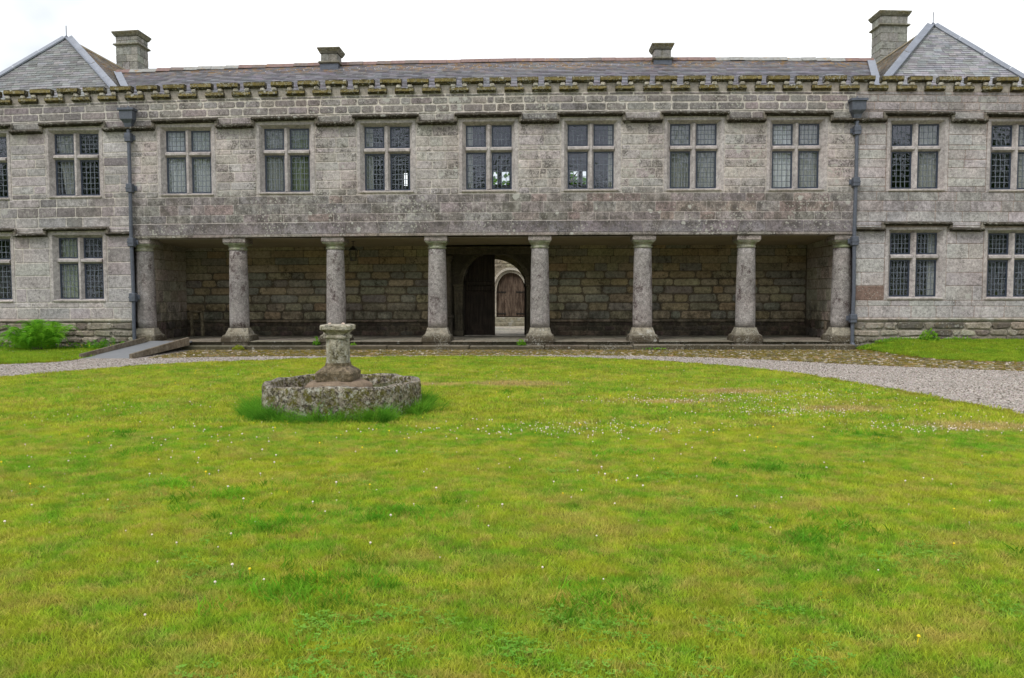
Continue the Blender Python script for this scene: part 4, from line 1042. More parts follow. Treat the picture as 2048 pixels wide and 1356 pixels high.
RL = smooth_line([(8.8, .0), (8.95, -1.0), (9.05, -2.3), (9.35, -3.6), (9.9, -4.1), (10.8, -4.28), (13, -4.4), (28, -3.5)])
lawnL = sheet(LL, .012, 'lawn', M_TURF); structure(lawnL)
m = MB(); NX = 40; NY = 24
def rl_edge(x):   # front limit of the right lawn at x
    for (a, ya), (b, yb) in zip(RL, RL[1:]):
        if a <= x <= b and b > a: return ya + (yb - ya) * (x - a) / (b - a)
    return -3.9
P = []; F = []
for i in range(NX + 1):
    x = 8.8 + 15 * (i / NX) ** 1.6; ye = rl_edge(x)
    for j in range(NY + 1):
        y = ye * (1 - j / NY); P.append((x, y, .012 + rise(x, y)))
for i in range(NX):
    for j in range(NY): a = i * (NY + 1) + j; F.append((a, a + NY + 1, a + NY + 2, a + 1))
m.add(P, F); lawnR = structure(m.build('lawn', M_TURF))

# ------------------------------------------------------------------ scattering
def proto(name, me):
    o = bpy.data.objects.new(name, me); return o          # kept out of the scene; only read by the scatter
def inside(poly, X, Y):
    r = np.zeros(len(X), bool); n = len(poly)
    for i in range(n):
        (x0, y0), (x1, y1) = poly[i], poly[(i + 1) % n]
        if y0 == y1: continue
        cnd = ((Y < y0) != (Y < y1)) & (X < (x1 - x0) * (Y - y0) / (y1 - y0) + x0); r ^= cnd
    return r
rng = np.random.RandomState(5)
def scatter(name, pts, protos, smin, smax, mat_, label_kind='stuff', tilt=0.15, seed=1):
    """points become a mesh whose vertices carry one tuft, pebble or flower each (geometry nodes instances)"""
    me = bpy.data.meshes.new(name); me.from_pydata([tuple(p) for p in pts], [], []); o = bpy.data.objects.new(name, me); C.objects.link(o)
    ng = bpy.data.node_groups.new(name, 'GeometryNodeTree'); ng.interface.new_socket('Geometry', in_out='INPUT', socket_type='NodeSocketGeometry'); ng.interface.new_socket('Geometry', in_out='OUTPUT', socket_type='NodeSocketGeometry')
    N_ = ng.nodes; L_ = ng.links; gi = N_.new('NodeGroupInput'); go_ = N_.new('NodeGroupOutput')
    jn = N_.new('GeometryNodeJoinGeometry'); k = len(protos)
    rs = N_.new('FunctionNodeRandomValue'); rs.data_type = 'FLOAT'; rs.inputs[2].default_value = smin; rs.inputs[3].default_value = smax; rs.inputs['Seed'].default_value = seed
    rr_ = N_.new('FunctionNodeRandomValue'); rr_.data_type = 'FLOAT_VECTOR'; rr_.inputs[0].default_value = (-tilt, -tilt, 0); rr_.inputs[1].default_value = (tilt, tilt, 6.283); rr_.inputs['Seed'].default_value = seed + 1
    ri = N_.new('FunctionNodeRandomValue'); ri.data_type = 'INT'; ri.inputs[4].default_value = 0; ri.inputs[5].default_value = k - 1; ri.inputs['Seed'].default_value = seed + 2
    for i, p in enumerate(protos):
        oi = N_.new('GeometryNodeObjectInfo'); oi.inputs['Object'].default_value = p; oi.inputs['As Instance'].default_value = True
        ip = N_.new('GeometryNodeInstanceOnPoints'); cmp = N_.new('FunctionNodeCompare'); cmp.data_type = 'INT'; cmp.operation = 'EQUAL'
        L_.new(ri.outputs[2], cmp.inputs[2]); cmp.inputs[3].default_value = i
        L_.new(gi.outputs[0], ip.inputs['Points']); L_.new(cmp.outputs[0], ip.inputs['Selection']); L_.new(oi.outputs['Geometry'], ip.inputs['Instance'])
        L_.new(rr_.outputs[0], ip.inputs['Rotation']); L_.new(rs.outputs[1], ip.inputs['Scale']); L_.new(ip.outputs[0], jn.inputs[0])
    L_.new(jn.outputs[0], go_.inputs[0]); md = o.modifiers.new('scatter', 'NODES'); md.node_group = ng
    return tag(o, kind=label_kind)

def tuft(seed, nbl, rad, h, wd, lean, mat_):
    r = random.Random(seed); m = MB()
    for i in range(nbl):
        a = r.uniform(0, 6.283); q = rad * math.sqrt(r.random()); x, y = q * math.cos(a), q * math.sin(a); hh = h * r.uniform(.55, 1.15)
        b = r.uniform(0, 6.283); ln = lean * r.uniform(.3, 1.3) * hh; dx, dy = math.cos(b) * ln, math.sin(b) * ln; c_ = r.uniform(0, 6.283); wx, wy = math.cos(c_) * wd / 2, math.sin(c_) * wd / 2
        m.add([(x - wx, y - wy, 0), (x + wx, y + wy, 0), (x + dx * .4 + wx * .8, y + dy * .4 + wy * .8, hh * .6), (x + dx * .4 - wx * .8, y + dy * .4 - wy * .8, hh * .6), (x + dx, y + dy, hh)], [(0, 1, 2, 3), (3, 2, 4)])
    return proto('tuft', m.mesh('tuft', mat_))
near = [tuft(s, 46, .075, .028, .0031, 1.0, M_BLADE) for s in range(5)]
far = [tuft(s + 20, 46, .15, .040, .0085, .9, M_BLADE) for s in range(4)]
fpoly = [(-.7, -.7), (.7, .7)]
FB = [(-2.13 * 1.1, -31), (2.1, -31)]
# camera footprint, with a generous margin to either side
def frustum(X, Y, mg_=1.6):
    d = Y + 22; return (X > -.70 * d - mg_) & (X < .66 * d + mg_)
lawnpoly = [(x, y) for x, y in edge]
def pts_in(n, x0, x1, y0, y1, poly, z=0.0, cond=None, excl=None):
    X = rng.uniform(x0, x1, n); Y = rng.uniform(y0, y1, n); k = frustum(X, Y)
    if poly is not None: k &= inside(poly, X, Y)
    if excl is not None: k &= ~inside(excl, X, Y)
    if cond is not None: k &= cond(X, Y)
    X, Y = X[k], Y[k]; return np.stack([X, Y, np.full(len(X), z)], 1)
FP = [(-3.50, -12.15), (-3.36, -12.52), (-2.90, -12.74), (-2.00, -12.72), (-1.80, -12.56), (-1.55, -11.85), (-1.62, -11.45), (-1.98, -11.15), (-2.65, -10.98), (-3.25, -11.15), (-3.50, -11.6)]
pn = pts_in(int(10 * 16 * 420), -8, 8, -20.5, -12.9, lawnpoly, excl=FP)
scatter('lawn_grass', pn, near, .75, 1.35, M_BLADE)
pf = pts_in(int(20 * 11 * 130), -12.5, 7.5, -13.2, -2.7, lawnpoly, excl=FP)
scatter('lawn_grass', pf, far, .7, 1.3, M_BLADE, seed=9)
pl = pts_in(9000, -17.5, -10.9, -8.2, -.12, LL, .012)
rx = rng.uniform(8.8, 15, 9000); ry = rng.uniform(-4.4, -.08, 9000); kk = np.array([y > rl_edge(x) + .02 for x, y in zip(rx, ry)])
pr = np.stack([rx[kk], ry[kk], [.012 + rise(x, y) for x, y in zip(rx[kk], ry[kk])]], 1)
M_BLADE2 = grass_mat('bright_blades', (0.16, 0.32, 0.025), (0.27, 0.38, 0.03), (0.34, 0.37, 0.05), (0.3, 0.33, 0.06))
far2 = [tuft(s + 40, 46, .15, .050, .0085, .8, M_BLADE2) for s in range(3)]
scatter('verge_grass', np.concatenate([pl, pr]), far2, .7, 1.4, M_BLADE2, seed=12)
M_LONG = grass_mat('fountain_grass', (0.075, 0.24, 0.022), (0.13, 0.32, 0.025), (0.20, 0.34, 0.04), (0.10, 0.26, 0.025))
from mathutils import noise as mn_
# long grass round the fountain
lt = [tuft(s + 60, 16, .05, .22, .007, 1.5, M_LONG) for s in range(4)]
cx, cy = -2.53, -11.87; P = []
for i in range(1700):
    k = rng.randint(len(FP)); (x0, y0), (x1, y1) = FP[k], FP[(k + 1) % len(FP)]; t = rng.rand(); x, y = x0 + (x1 - x0) * t, y0 + (y1 - y0) * t
    d = math.hypot(x - cx, y - cy); frontw = 1.0 if y < -11.9 else .45; q = 1 + (.03 + abs(rng.randn()) * .10 * frontw) / d
    if y > -11.5 and rng.rand() < .5: continue
    if mn_.noise(Vector((x * 3.1, y * 3.1, 2.0))) < rng.rand() * .5 - .42: continue
    P.append((cx + (x - cx) * q, cy + (y - cy) * q, 0))
scatter('long_grass', P, lt, .45, 1.1, M_LUSH, seed=21, tilt=.3)
# coarse darker tussocks in the mown turf
tk = [tuft(s + 80, 26, .07, .055, .008, 1.2, M_LUSH) for s in range(3)]
P = []
for (x, y, r, n) in ((1.7, -17.1, .35, 60), (-1.2, -18.1, .28, 50), (-2.3, -16.2, .3, 40), (-1.8, -17.0, .25, 40), (-2.9, -15.9, .2, 20), (2.0, -15.2, .3, 25), (-.5, -9.9, .4, 26), (3.6, -13.6, .35, 26), (-1.0, -16.7, .25, 30), (4.3, -12.3, .35, 30), (.9, -14.6, .25, 16), (-4.6, -13.6, .3, 30), (-3.8, -14.6, .25, 24), (.3, -18.3, .25, 30), (-4.6, -9.3, .4, 20), (.6, -4.6, .5, 24)):
    for i in range(n): a = rng.rand() * 6.283; q = r * abs(rng.randn()) * .8; P.append((x + q * math.cos(a) * 1.4, y + q * math.sin(a), 0))
scatter('tussocks', P, tk, .6, 1.2, M_LUSH, seed=31, tilt=.3)
# clover leaves: flat trefoils low in the turf
def trefoils(seed):
    r = random.Random(seed); m = MB()
    for i in range(22):
        a = r.uniform(0, 6.283); q = .08 * math.sqrt(r.random()); x, y, z = q * math.cos(a), q * math.sin(a), r.uniform(.010, .028); ls = r.uniform(.004, .0075); b = r.uniform(0, 2.1)
        for k in range(3):
            t = b + k * 2.094; ux, uy = math.cos(t) * ls, math.sin(t) * ls; tz = r.uniform(-.002, .003)
            m.add([(x, y, z), (x + ux - uy * .7, y + uy + ux * .7, z + tz), (x + ux * 1.9, y + uy * 1.9, z + tz), (x + ux + uy * .7, y + uy - ux * .7, z + tz)], [(0, 1, 2, 3)])
    return proto('clover', m.mesh('clover', M_CLOVER))
M_CLOVER = leafmat('clover_leaf', (0.13, 0.31, 0.035), (0.21, 0.40, 0.06), 0.3)
P = []
for k in range(70):
    y = -19.3 + 11 * rng.rand() ** 1.6; d = y + 22; x = rng.uniform(-.66 * d, .62 * d); rr0 = rng.uniform(.06, .28)
    for i in range(int(3 + rr0 * 26)): a = rng.rand() * 6.283; q = rr0 * abs(rng.randn()) * .9; P.append((x + q * 1.4 * math.cos(a), y + q * math.sin(a), 0))
P = [p for p in P if inside(lawnpoly, np.array([p[0]]), np.array([p[1]]))[0] and not inside(FP, np.array([p[0]]), np.array([p[1]]))[0]]
scatter('clover_leaves', P, [trefoils(s) for s in range(3)], .8, 1.4, M_CLOVER, seed=37, tilt=.1)
# clover and buttercups
def flower(mat_, r, h):
    m = MB(); m.lathe([(.0015, 0), (.0015, h)], 0, 0, 4, (0.1, 0.3, 0.03)); m.lathe([(r * .5, h - r * .5), (r, h), (r * .75, h + r * .7), (r * .2, h + r)], 0, 0, 7); return proto('flower', m.mesh('flower', mat_))
cl = [flower(M_WHITEFL, .0075, .028), flower(M_WHITEFL, .006, .024)]; bc = [flower(M_YEL, .009, .05)]
def blob(cx_, cy_, sx, sy, n): return [(cx_ + rng.randn() * sx, cy_ + rng.randn() * sy, 0) for _ in range(n)]
P = blob(.4, -13.2, .9, .3, 260) + blob(3.4, -10.2, .9, .4, 380) + blob(3.3, -11.9, .6, .22, 330) + blob(4.4, -13.1, .5, .2, 200) + blob(2.2, -10.9, .9, .22, 300) + blob(-5.0, -11.5, .9, 1.1, 90) + blob(-3.6, -14.3, .8, .8, 60)
P += blob(-1.9, -16.2, 1.3, 1.3, 70) + blob(1.2, -14.8, 1.6, 1.6, 90) + blob(.5, -8.0, 2.5, 1.5, 160) + blob(4.6, -9.6, .5, .9, 90) + blob(-7, -6.5, 1.5, .9, 70) + blob(5.0, -11.8, .4, .8, 70)
P = [p for p in P if inside(lawnpoly, np.array([p[0]]), np.array([p[1]]))[0] and not inside(FP, np.array([p[0]]), np.array([p[1]]))[0]]
PL2 = [(rng.uniform(-14.9, -11.1), rng.uniform(-4.2, -.9) , .02) for _ in range(520)]
PL2 = [p for p in PL2 if inside(LL, np.array([p[0]]), np.array([p[1]]))[0] and rng.rand() < (1 if p[1] > -3 else .35)]
PR2 = [(x, y, .02 + rise(x, y)) for x, y in zip(rng.uniform(9.3, 14, 260), rng.uniform(-2.6, -.6, 260))]
scatter('clover_flowers', P + PL2 + PR2, cl, .7, 1.3, M_WHITEFL, seed=41)
P = blob(0, -11, 4, 3.5, 130) + blob(-7, -6.5, 1.8, .9, 40) + blob(-3, -16, 2, 2, 14)
P = [p for p in P if inside(lawnpoly, np.array([p[0]]), np.array([p[1]]))[0]] + [(rng.uniform(-14, -11.2), rng.uniform(-1.4, -.5), .15) for _ in range(16)]
scatter('buttercups', P, bc, .6, 1.1, M_YEL, seed=43)
# gravel chips and cobbles
def chip(seed, sx, sy, sz, base):
    r = random.Random(seed); m = MB(); c = jit(base, .25, .06)
    m.bevbox(-sx, sx, -sy, sy, -sz, sz, min(sx, sy, sz) * .55, min(sx, sy) * .2, c); return proto('chip', m.mesh('chip', M_CHIP))
chips = [chip(s, .0085, .0065, .0045, b) for s, b in enumerate([(0.33, 0.298, 0.268), (0.39, 0.352, 0.318), (0.23, 0.203, 0.18), (0.35, 0.315, 0.285), (0.17, 0.15, 0.13), (0.45, 0.415, 0.38)])]
gpoly = edge + [(30, -24), (30, .1), (-28, .1), (-28, -24)]
pg = pts_in(150000, -12.5, 10.5, -14.5, -2.2, gpoly, .008, excl=cobl)
pg = pg[~inside(LL, pg[:, 0], pg[:, 1])]
scatter('gravel', pg, chips, .6, 1.5, M_CHIP, seed=51, tilt=.5)
cobs = [chip(s + 30, .042, .022, .014, b) for s, b in enumerate([(0.17, 0.145, 0.09), (0.13, 0.11, 0.065), (0.20, 0.17, 0.11), (0.10, 0.085, 0.05), (0.30, 0.275, 0.22), (0.20, 0.15, 0.07)])]
pc_ = pts_in(12000, -9.6, 14.5, -8, -.6, cobl, .012)
scatter('cobbles', pc_, cobs, .5, 1.35, M_CHIP, seed=61, tilt=.25)
# ragged straw edge where turf meets gravel
se = [tuft(s + 90, 30, .08, .045, .008, 1.1, grass_mat('edge_blades%d' % s, (0.16, 0.24, 0.02), (0.30, 0.30, 0.03), (0.42, 0.33, 0.09), (0.4, 0.3, 0.1))) for s in range(2)]
P = []
for (x0, y0), (x1, y1) in zip(edge, edge[1:]):
    n = int(math.hypot(x1 - x0, y1 - y0) * 26)
    for i in range(n): t = rng.rand(); P.append((x0 + (x1 - x0) * t + rng.randn() * .04, y0 + (y1 - y0) * t + rng.randn() * .04, .0))
for ln in (LL[:-2], RL):
    for (x0, y0), (x1, y1) in zip(ln, ln[1:]):
        if abs(x0) > 16 or abs(x1) > 16: continue
        for i in range(int(math.hypot(x1 - x0, y1 - y0) * 22)): t = rng.rand(); P.append((x0 + (x1 - x0) * t + rng.randn() * .04, y0 + (y1 - y0) * t + rng.randn() * .04, .0))
scatter('edge_grass', P, se, .6, 1.3, M_BLADE, seed=71)
# moss and grass growing between cobbles
mt_ = [tuft(s + 120, 24, .07, .025, .008, 1.0, leafmat('cobble_moss%d' % s, (0.16, 0.15, 0.03), (0.30, 0.24, 0.06))) for s in range(2)]
pm_ = pts_in(26000, -9.6, 14.5, -8, -.6, cobl, .008); pm_ = pm_[rng.rand(len(pm_)) < .8]
scatter('cobble_moss', pm_, mt_, .5, 1.2, M_BLADE, seed=81)

# ------------------------------------------------------------------ fountain
ft = empty('fountain', (-2.53, -11.87, 0)); tag(ft, 'mossy old granite fountain basin with stubby stone pedestal standing in long grass', 'fountain')
def fpart(m, name, mat_, smooth=False):
    o = m.build(name, mat_, None, smooth=smooth); inv_parent(o, ft); return o
def dens(poly, k=5, rnd_r=.0):
    o = []
    for i in range(len(poly)):
        a, b = poly[i], poly[(i + 1) % len(poly)]
        for q in range(k): t = q / k; o.append((a[0] + (b[0] - a[0]) * t, a[1] + (b[1] - a[1]) * t))
    return o
def scale_p(poly, d):
    o = []
    for x, y in poly:
        L = math.hypot(x - cx, y - cy); q = (L + d) / L; o.append((cx + (x - cx) * q, cy + (y - cy) * q))
    return o
from mathutils import noise as mn
def nz(x, y, z, s=6.0, a=.012): return a * mn.noise(Vector((x * s, y * s, z * s)))
D = dens(FP, 8); rings = []
for (off, z) in ((.03, -.05), (.025, .08), (.03, .17), (.02, .26), (.02, .35), (.012, .395), (-.012, .415), (-.05, .418), (-.085, .41), (-.10, .38), (-.11, .27), (-.12, .18)):
    ring = []
    for x, y in scale_p(D, off):
        d = nz(x, y, z, 2.0, .02) + nz(x, y, z * 1.5, 14, .005); L = math.hypot(x - cx, y - cy); zz_ = z + (nz(x, y, 3, 4, .03) if z > .3 else 0)
        ring.append((cx + (x - cx) * (L + d) / L, cy + (y - cy) * (L + d) / L, zz_))
    rings.append(ring)
m = MB(); n = len(D); P = sum(rings, []); F = []
for k in range(len(rings) - 1):
    for i in range(n): F.append((k * n + i, k * n + (i + 1) % n, (k + 1) * n + (i + 1) % n, (k + 1) * n + i))
m.add(P, F, (0.31, 0.275, 0.22)); fpart(m, 'basin', M_FOUNT, True)
m = MB(); inn = scale_p(D, -.10); P = [(x, y, .24 + nz(x, y, 1, 4, .03)) for x, y in inn]; P.append((cx, cy, .30)); m.add(P, [(i, (i + 1) % n, n) for i in range(n)], (0.20, 0.14, 0.09)); fpart(m, 'basin_floor', plain('basin_dirt', (0.21, 0.145, 0.09), .95, .1, .35, 9, bump=.02), True)
m = MB(); wp_ = [(x, y) for x, y in scale_p(D, -.14) if x > -2.15 and y > -12.5]; P = [(x, y, .315) for x, y in wp_] + [(-2.2, -11.6, .315)]
m = MB(); m.lathe([(.30, .318), (.30, .322)], 0, 0, 20); m.v = [(-1.98 + x * .9, -11.85 + y * 1.75, z) for x, y, z in m.v]
fpart(m, 'green_water', plain('algae_water', (0.035, 0.05, 0.012), .12, .5, .3, 6, bump=.001))
px, py = -2.57, -12.02
def rough_lathe(prof, n, c, amp=.008, phase=0.0, oct_=False):
    m = MB(); m.lathe(prof, px, py, n, c, phase)
    m.v = [(x + nz(x, y, z, 9, amp), y + nz(y, x, z, 9, amp), z + nz(x, z, y, 8, amp * .6)) for x, y, z in m.v]; return m
def sq_ring_stack(spec, c, sub=4, amp=.01):
    m = MB(); rings = []
    for (h, rr, z) in spec:
        base = [(h - rr, -h), (h, -h + rr), (h, h - rr), (h - rr, h), (-h + rr, h), (-h, h - rr), (-h, -h + rr), (-h + rr, -h)]
        rg = []
        for i in range(8):
            a, b = base[i], base[(i + 1) % 8]
            for q in range(sub): t = q / sub; rg.append((px + a[0] + (b[0] - a[0]) * t, py + a[1] + (b[1] - a[1]) * t, z))
        rings.append(rg)
    n = 8 * sub; P = [(x + nz(x, y, z, 8, amp), y + nz(y, x, z, 8, amp), z + nz(z, y, x, 8, amp)) for x, y, z in sum(rings, [])]; F = []
    for k in range(len(rings) - 1):
        for i in range(n): F.append((k * n + i, k * n + (i + 1) % n, (k + 1) * n + (i + 1) % n, (k + 1) * n + i))
    F.append(tuple(range((len(rings) - 1) * n, len(rings) * n))); m.add(P, F, c); return m
m = rough_lathe([(.42, .24), (.43, .36), (.40, .40), (.33, .43), (.05, .45)], 28, (0.20, 0.15, 0.105), .03); fpart(m, 'footing_slab', stone_mat('footing_stone', dark=.4, lichen=.1, bump=.02), True)
m = sq_ring_stack([(.225, .03, .43), (.238, .03, .44), (.242, .03, .47), (.242, .03, .535), (.226, .04, .56), (.18, .07, .60), (.155, .08, .625), (.146, .08, .66)], (0.24, 0.19, 0.13), 4, .008); fpart(m, 'pedestal_base', M_PBASE)
m = sq_ring_stack([(.142, .07, .65), (.138, .07, .75), (.138, .07, .85), (.137, .07, .95), (.134, .07, .985)], (0.34, 0.32, 0.26), 5, .010); fpart(m, 'pedestal_shaft', M_FOUNT2)
m = sq_ring_stack([(.138, .05, .972), (.154, .05, .978), (.158, .05, .998), (.152, .05, 1.015), (.136, .05, 1.02), (.138, .05, 1.04), (.158, .04, 1.065), (.178, .035, 1.08), (.190, .03, 1.088), (.193, .03, 1.132), (.185, .03, 1.145), (.16, .03, 1.15)], (0.36, 0.34, 0.28), 4, .008); fpart(m, 'pedestal_cap', M_FOUNT2)
for (dx, dy) in ((-.11, .02), (.07, .0)):
    m = MB(); m.bevbox(px + dx - .02, px + dx + .02, py + dy - .02, py + dy + .02, 1.146, 1.168, .01, .003, (0.5, 0.4, 0.33)); o = m.build('loose_pebble', M_CHIP); tag(o, ('small pinkish pebble lying on the left of the fountain pedestal top' if dx < 0 else 'small pale pebble lying near the middle of the fountain pedestal top'), 'pebble', 'pebbles on the fountain pedestal')

# ------------------------------------------------------------------ ramp
rp = empty('access_ramp', (-10.4, -3.5, 0)); tag(rp, 'low wheelchair ramp with grey tread sheet and brown timber side boards by the left downpipe', 'ramp')
def rpart(m, nm, mt): o = m.build(nm, mt); inv_parent(o, rp)
m = MB(); m.add([(-11.0, -3.5, .02), (-9.83, -3.5, .02), (-9.83, -.05, .24), (-11.0, -.05, .24), (-11.0, -3.5, .0), (-9.83, -3.5, .0), (-9.83, -.05, .2), (-11.0, -.05, .2)], [(0, 1, 2, 3), (4, 5, 1, 0), (5, 6, 2, 1), (7, 4, 0, 3)]); rpart(m, 'deck', M_RAMP)
for X, w0 in ((-11.06, .05), (-9.83, .07)):
    m = MB(); a, b = X, X + w0
    P = []
    for (y, z0, z1) in ((-3.5, .0, .125), (-.38, .14, .36)):
        P += [(a, y, z0), (b, y, z0), (b, y, z1), (a, y, z1)]
    m.add(P, [(0, 1, 2, 3), (5, 4, 7, 6), (1, 5, 6, 2), (4, 0, 3, 7), (3, 2, 6, 7), (0, 4, 5, 1)], (0.20, 0.17, 0.13)); rpart(m, 'side_board', M_BOARD)
m = MB(); m.box(-10.99, -9.84, -3.55, -3.5, .0, .016, (0.4, 0.35, 0.3)); rpart(m, 'threshold_strip', M_BOARD)

# ------------------------------------------------------------------ lantern
ln = empty('hanging_lantern', (-5.55, 1.5, 3.1)); tag(ln, 'black iron lantern hanging from the colonnade ceiling beside a column', 'lantern')
def lpart(m, nm, mt): o = m.build(nm, mt); inv_parent(o, ln)
X, Y = -5.55, 1.5
m = MB(); m.tube([(X, Y, 3.14), (X, Y, 2.98)], .012, 6); m.lathe([(.05, 3.13), (.05, 3.145)], X, Y, 10); lpart(m, 'hanging_rod', M_IRON)
m = MB(); m.lathe([(.15, 2.87), (.155, 2.885), (.09, 2.94), (.05, 2.96), (.06, 2.985), (.02, 3.0)], X, Y, 4, phase=.785); lpart(m, 'roof', M_IRON)
m = MB()
for sx in (-1, 1):
    for sy in (-1, 1): m.tube([(X + sx * .07, Y + sy * .07, 2.58), (X + sx * .105, Y + sy * .105, 2.87)], .01, 5)
m.lathe([(.11, 2.56), (.11, 2.58)], X, Y, 4, phase=.785); lpart(m, 'frame', M_IRON)
m = MB(); m.lathe([(.095, 2.585), (.14, 2.865)], X, Y, 4, phase=.785); lpart(m, 'glass', M_GLASS)

# ------------------------------------------------------------------ plants
def frond_mesh(seed, L=1.0):
    r = random.Random(seed); m = MB(); n = 26; pts = []
    for i in range(n + 1):
        t = i / n; pts.append(Vector((t * L * (.92 - .25 * t), 0, L * (.78 * t - .62 * t * t * t) )))
    m.tube(pts[::4] + [pts[-1]], [.006 * (1 - .8 * k / 7) for k in range(len(pts[::4]) + 1)], 4)
    for i in range(3, n + 1):
        t = i / n; p = pts[i]; d = (pts[i] - pts[i - 1]).normalized(); wl_ = .17 * L * math.sin(math.pi * min(1, (t * .95 + .08))) ** .8 + .01
        for s in (-1, 1):
            side = Vector((.35, s, -.12 + r.uniform(-.1, .1))).normalized(); tipp = p + side * wl_; prev = p; segs = 4
            nrm = d * .0125 * L
            for q in range(segs):
                a = p.lerp(tipp, q / segs); b = p.lerp(tipp, (q + 1) / segs); w_ = nrm * (1.25 - .25 * q) ; dz = Vector((0, 0, -.10 * wl_ * ((q + 1) / segs) ** 2)); dz0 = Vector((0, 0, -.10 * wl_ * (q / segs) ** 2))
                m.add([a - w_ + dz0, a + w_ + dz0, b + w_ * .35 + dz], [(0, 1, 2)])
    return m.mesh('frond', M_FERN)
FM = [frond_mesh(s) for s in range(4)]
def fern(x, y, z, size, n, label, spread=1.0, name='fern', ry=.45):
    t = empty(name, (x, y, z)); tag(t, label, 'fern')
    m = MB(); m.lathe([(.12 * size, 0), (.10 * size, .08 * size), (.02, .12 * size)], 0, 0, 8); o = m.build('crown', M_BARK, t)
    for i in range(n):
        a = rnd.uniform(0, 6.283); up = rnd.random(); o = link('frond', FM[rnd.randrange(4)], t); q = size * rnd.uniform(.05, .36) * spread
        b = a + rnd.uniform(-.7, .7)
        o.location = (q * math.cos(b), q * .55 * math.sin(b), .02); o.rotation_euler = (rnd.uniform(-.2, .2), -R(rnd.uniform(-8, 46)) , a); s = size * rnd.uniform(.55, 1.0); o.scale = (s, s, s * rnd.uniform(1.1, 1.5))
fern(-13.75, -.95, .0, 1.30, 84, 'large bright green fern clump growing against the left wing wall')
fern(-12.25, -.72, .0, .50, 16, 'small fern clump between the large fern and the ramp')
fern(-11.75, -.60, .0, .55, 12, 'wispy little fern beside the foot of the left downpipe')
def leafy(name, x, y, z, rx, ry, h, n, ls, mt, label, cat='plant'):
    m = MB()
    for i in range(n):
        a = rnd.uniform(0, 6.283); q = math.sqrt(rnd.random()); X, Y = q * rx * math.cos(a), q * ry * math.sin(a); zz_ = h * (1 - q * q * .7) * rnd.uniform(.15, 1)
        v = Vector((rnd.gauss(0, 1), rnd.gauss(0, 1), rnd.gauss(0, .6))).normalized(); u = v.orthogonal().normalized() * ls * rnd.uniform(.6, 1.2); v = v * ls * .45
        p = Vector((X, Y, zz_)); m.add([p - u, p - v, p + u, p + v], [(0, 1, 2, 3)])
        if i % 6 == 0: m.add([(X * .5, Y * .5, 0), (X * .5 + .006, Y * .5, 0), tuple(p)], [(0, 1, 2)])
    o = m.build(name, mt); o.location = (x, y, z); tag(o, label, cat); return o
leafy('weed_clump', 10.65, -.28, .22, .26, .2, .38, 260, .05, M_WEED, 'upright leafy weed at the foot of the right wing wall')
leafy('weed_clump', 9.95, -.25, .20, .75, .16, .16, 420, .035, M_WEED, 'low spreading weeds along the wall left of the upright leafy weed')
leafy('weed_clump', 11.45, -.25, .24, .45, .14, .13, 200, .035, M_WEED, 'low weeds along the wall right of the upright leafy weed')
leafy('weed_clump', 8.98, -.35, .02, .22, .2, .14, 160, .04, M_WEED, 'green weed tuft right of the right downpipe shoe')
leafy('weed_clump', -12.9, -.45, .0, 1.5, .2, .22, 520, .04, M_WEED, 'weeds and buttercup leaves along the wall behind the ferns')
leafy('weed_clump', -15.0, -.45, .0, .7, .25, .32, 300, .045, M_WEED, 'weed patch at the wall left of the large fern')
leafy('weed_clump', -.47, -.2, .12, .14, .12, .17, 150, .035, M_WEED, 'small bright green plant on the step left of the column by the archway')
leafy('moss_cushion', -8.35, -.46, .02, .17, .12, .14, 260, .022, M_CUSHION, 'yellow-green moss cushion on the lower step beneath the first free column', 'moss')
leafy('weed_clump', -6.22, -.2, .12, .10, .1, .26, 110, .035, M_WEED, 'spindly green weed on the step just left of the fountain pedestal top')
leafy('weed_clump', -5.18, -.2, .12, .08, .08, .09, 50, .03, M_WEED, 'tiny weed on the step right of the second free column')
leafy('weed_clump', 3.2, -.40, .03, .35, .05, .05, 60, .03, M_WEED, 'thin weeds in the joint of the lower step right of the centre')

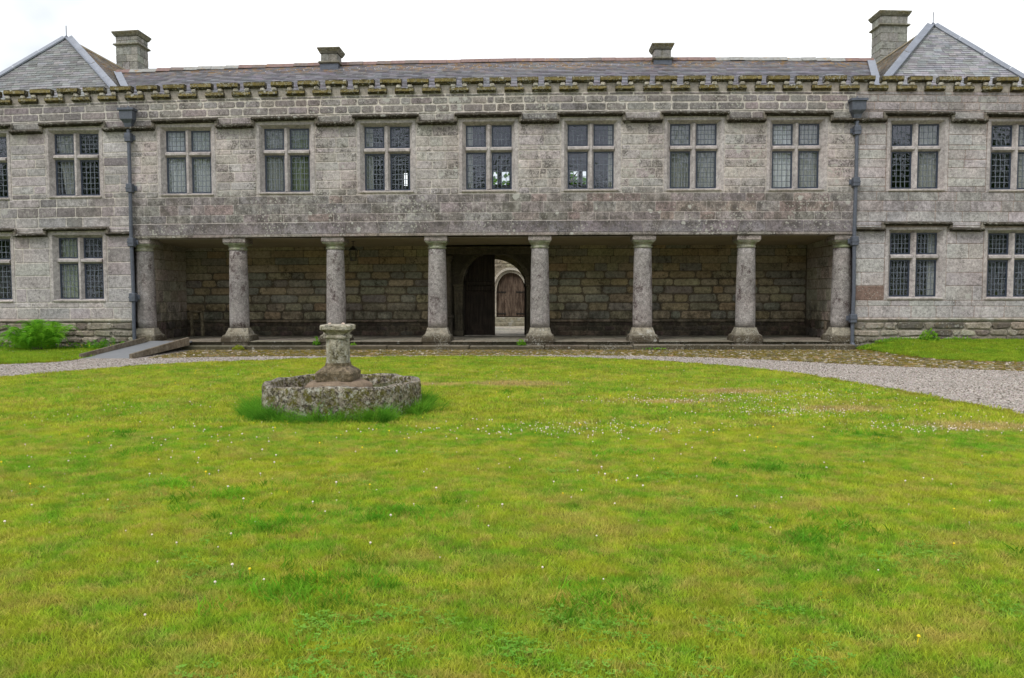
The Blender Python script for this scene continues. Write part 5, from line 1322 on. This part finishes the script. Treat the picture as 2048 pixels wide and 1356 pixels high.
# trees
def tree(x, y, h, r, n, label, ls=.35, group='trees beyond the house'):
    t = empty('tree', (x, y, 0)); tag(t, label, 'tree', group)
    m = MB(); m.tube([(0, 0, 0), (.1, 0, h * .3), (0, .1, h * .6), (.1, 0, h * .85)], [.35, .28, .18, .06], 8)
    for k in range(6):
        a = k * 1.05; z = h * (.3 + .08 * k); m.tube([(0, 0, z), (r * .4 * math.cos(a), r * .4 * math.sin(a), z + h * .08), (r * .75 * math.cos(a), r * .75 * math.sin(a), z + h * .16)], [.12, .08, .03], 5)
    m.build('trunk', M_BARK, t); m = MB(); cl_ = []
    for k in range(26):
        a = rnd.uniform(0, 6.283); q = r * rnd.uniform(.2, .85); zz_ = rnd.uniform(.28, .95) * h; q *= max(.25, math.sin(math.pi * min(1, (zz_ / h - .15) / .95))); cl_.append((q * math.cos(a), q * math.sin(a), zz_, rnd.uniform(.22, .4) * r))
    for i in range(n):
        c0 = cl_[rnd.randrange(26)]; v = Vector((rnd.gauss(0, .5), rnd.gauss(0, .5), rnd.gauss(0, .4))) * c0[3]; p = Vector(c0[:3]) + v
        a = Vector((rnd.gauss(0, 1), rnd.gauss(0, 1), rnd.gauss(0, 1))).normalized(); b = a.orthogonal().normalized() * ls * rnd.uniform(.5, 1.1); a = a * ls * .5; m.add([p - b, p - a, p + b, p + a], [(0, 1, 2, 3)])
    m.build('crown', M_TREE, t)
tree(-4.5, 30, 10.5, 3.8, 2600, 'green tree behind the house glimpsed through the middle upper window')
tree(1.2, 33, 11.2, 3.6, 2600, 'green tree behind the house glimpsed through the upper window right of the middle')
# the wood across the park behind the viewpoint, mirrored in the old glass
m = MB()
for k in range(60):
    x = -110 + 220 * k / 59 + rnd.uniform(-2, 2); y = -95 + rnd.uniform(-8, 8); h = (rnd.uniform(15.5, 19) if -16 < x < 16 else rnd.uniform(20, 26)) + 1.5 * math.sin(k * .7)
    for i in range(150):
        v = Vector((rnd.gauss(0, 1), rnd.gauss(0, 1), rnd.gauss(0, 1))).normalized(); u = v.orthogonal().normalized() * 1.1; v = v * 1.0
        q = rnd.gauss(0, 1.9); zz_ = h * math.sqrt(rnd.random()); p = Vector((x + q * (1.5 - zz_ / h), y + rnd.gauss(0, 1.5), zz_)); m.add([p - u, p - v, p + u, p + v], [(0, 1, 2, 3)])
tag(m.build('distant_wood', M_TREE), kind='stuff')
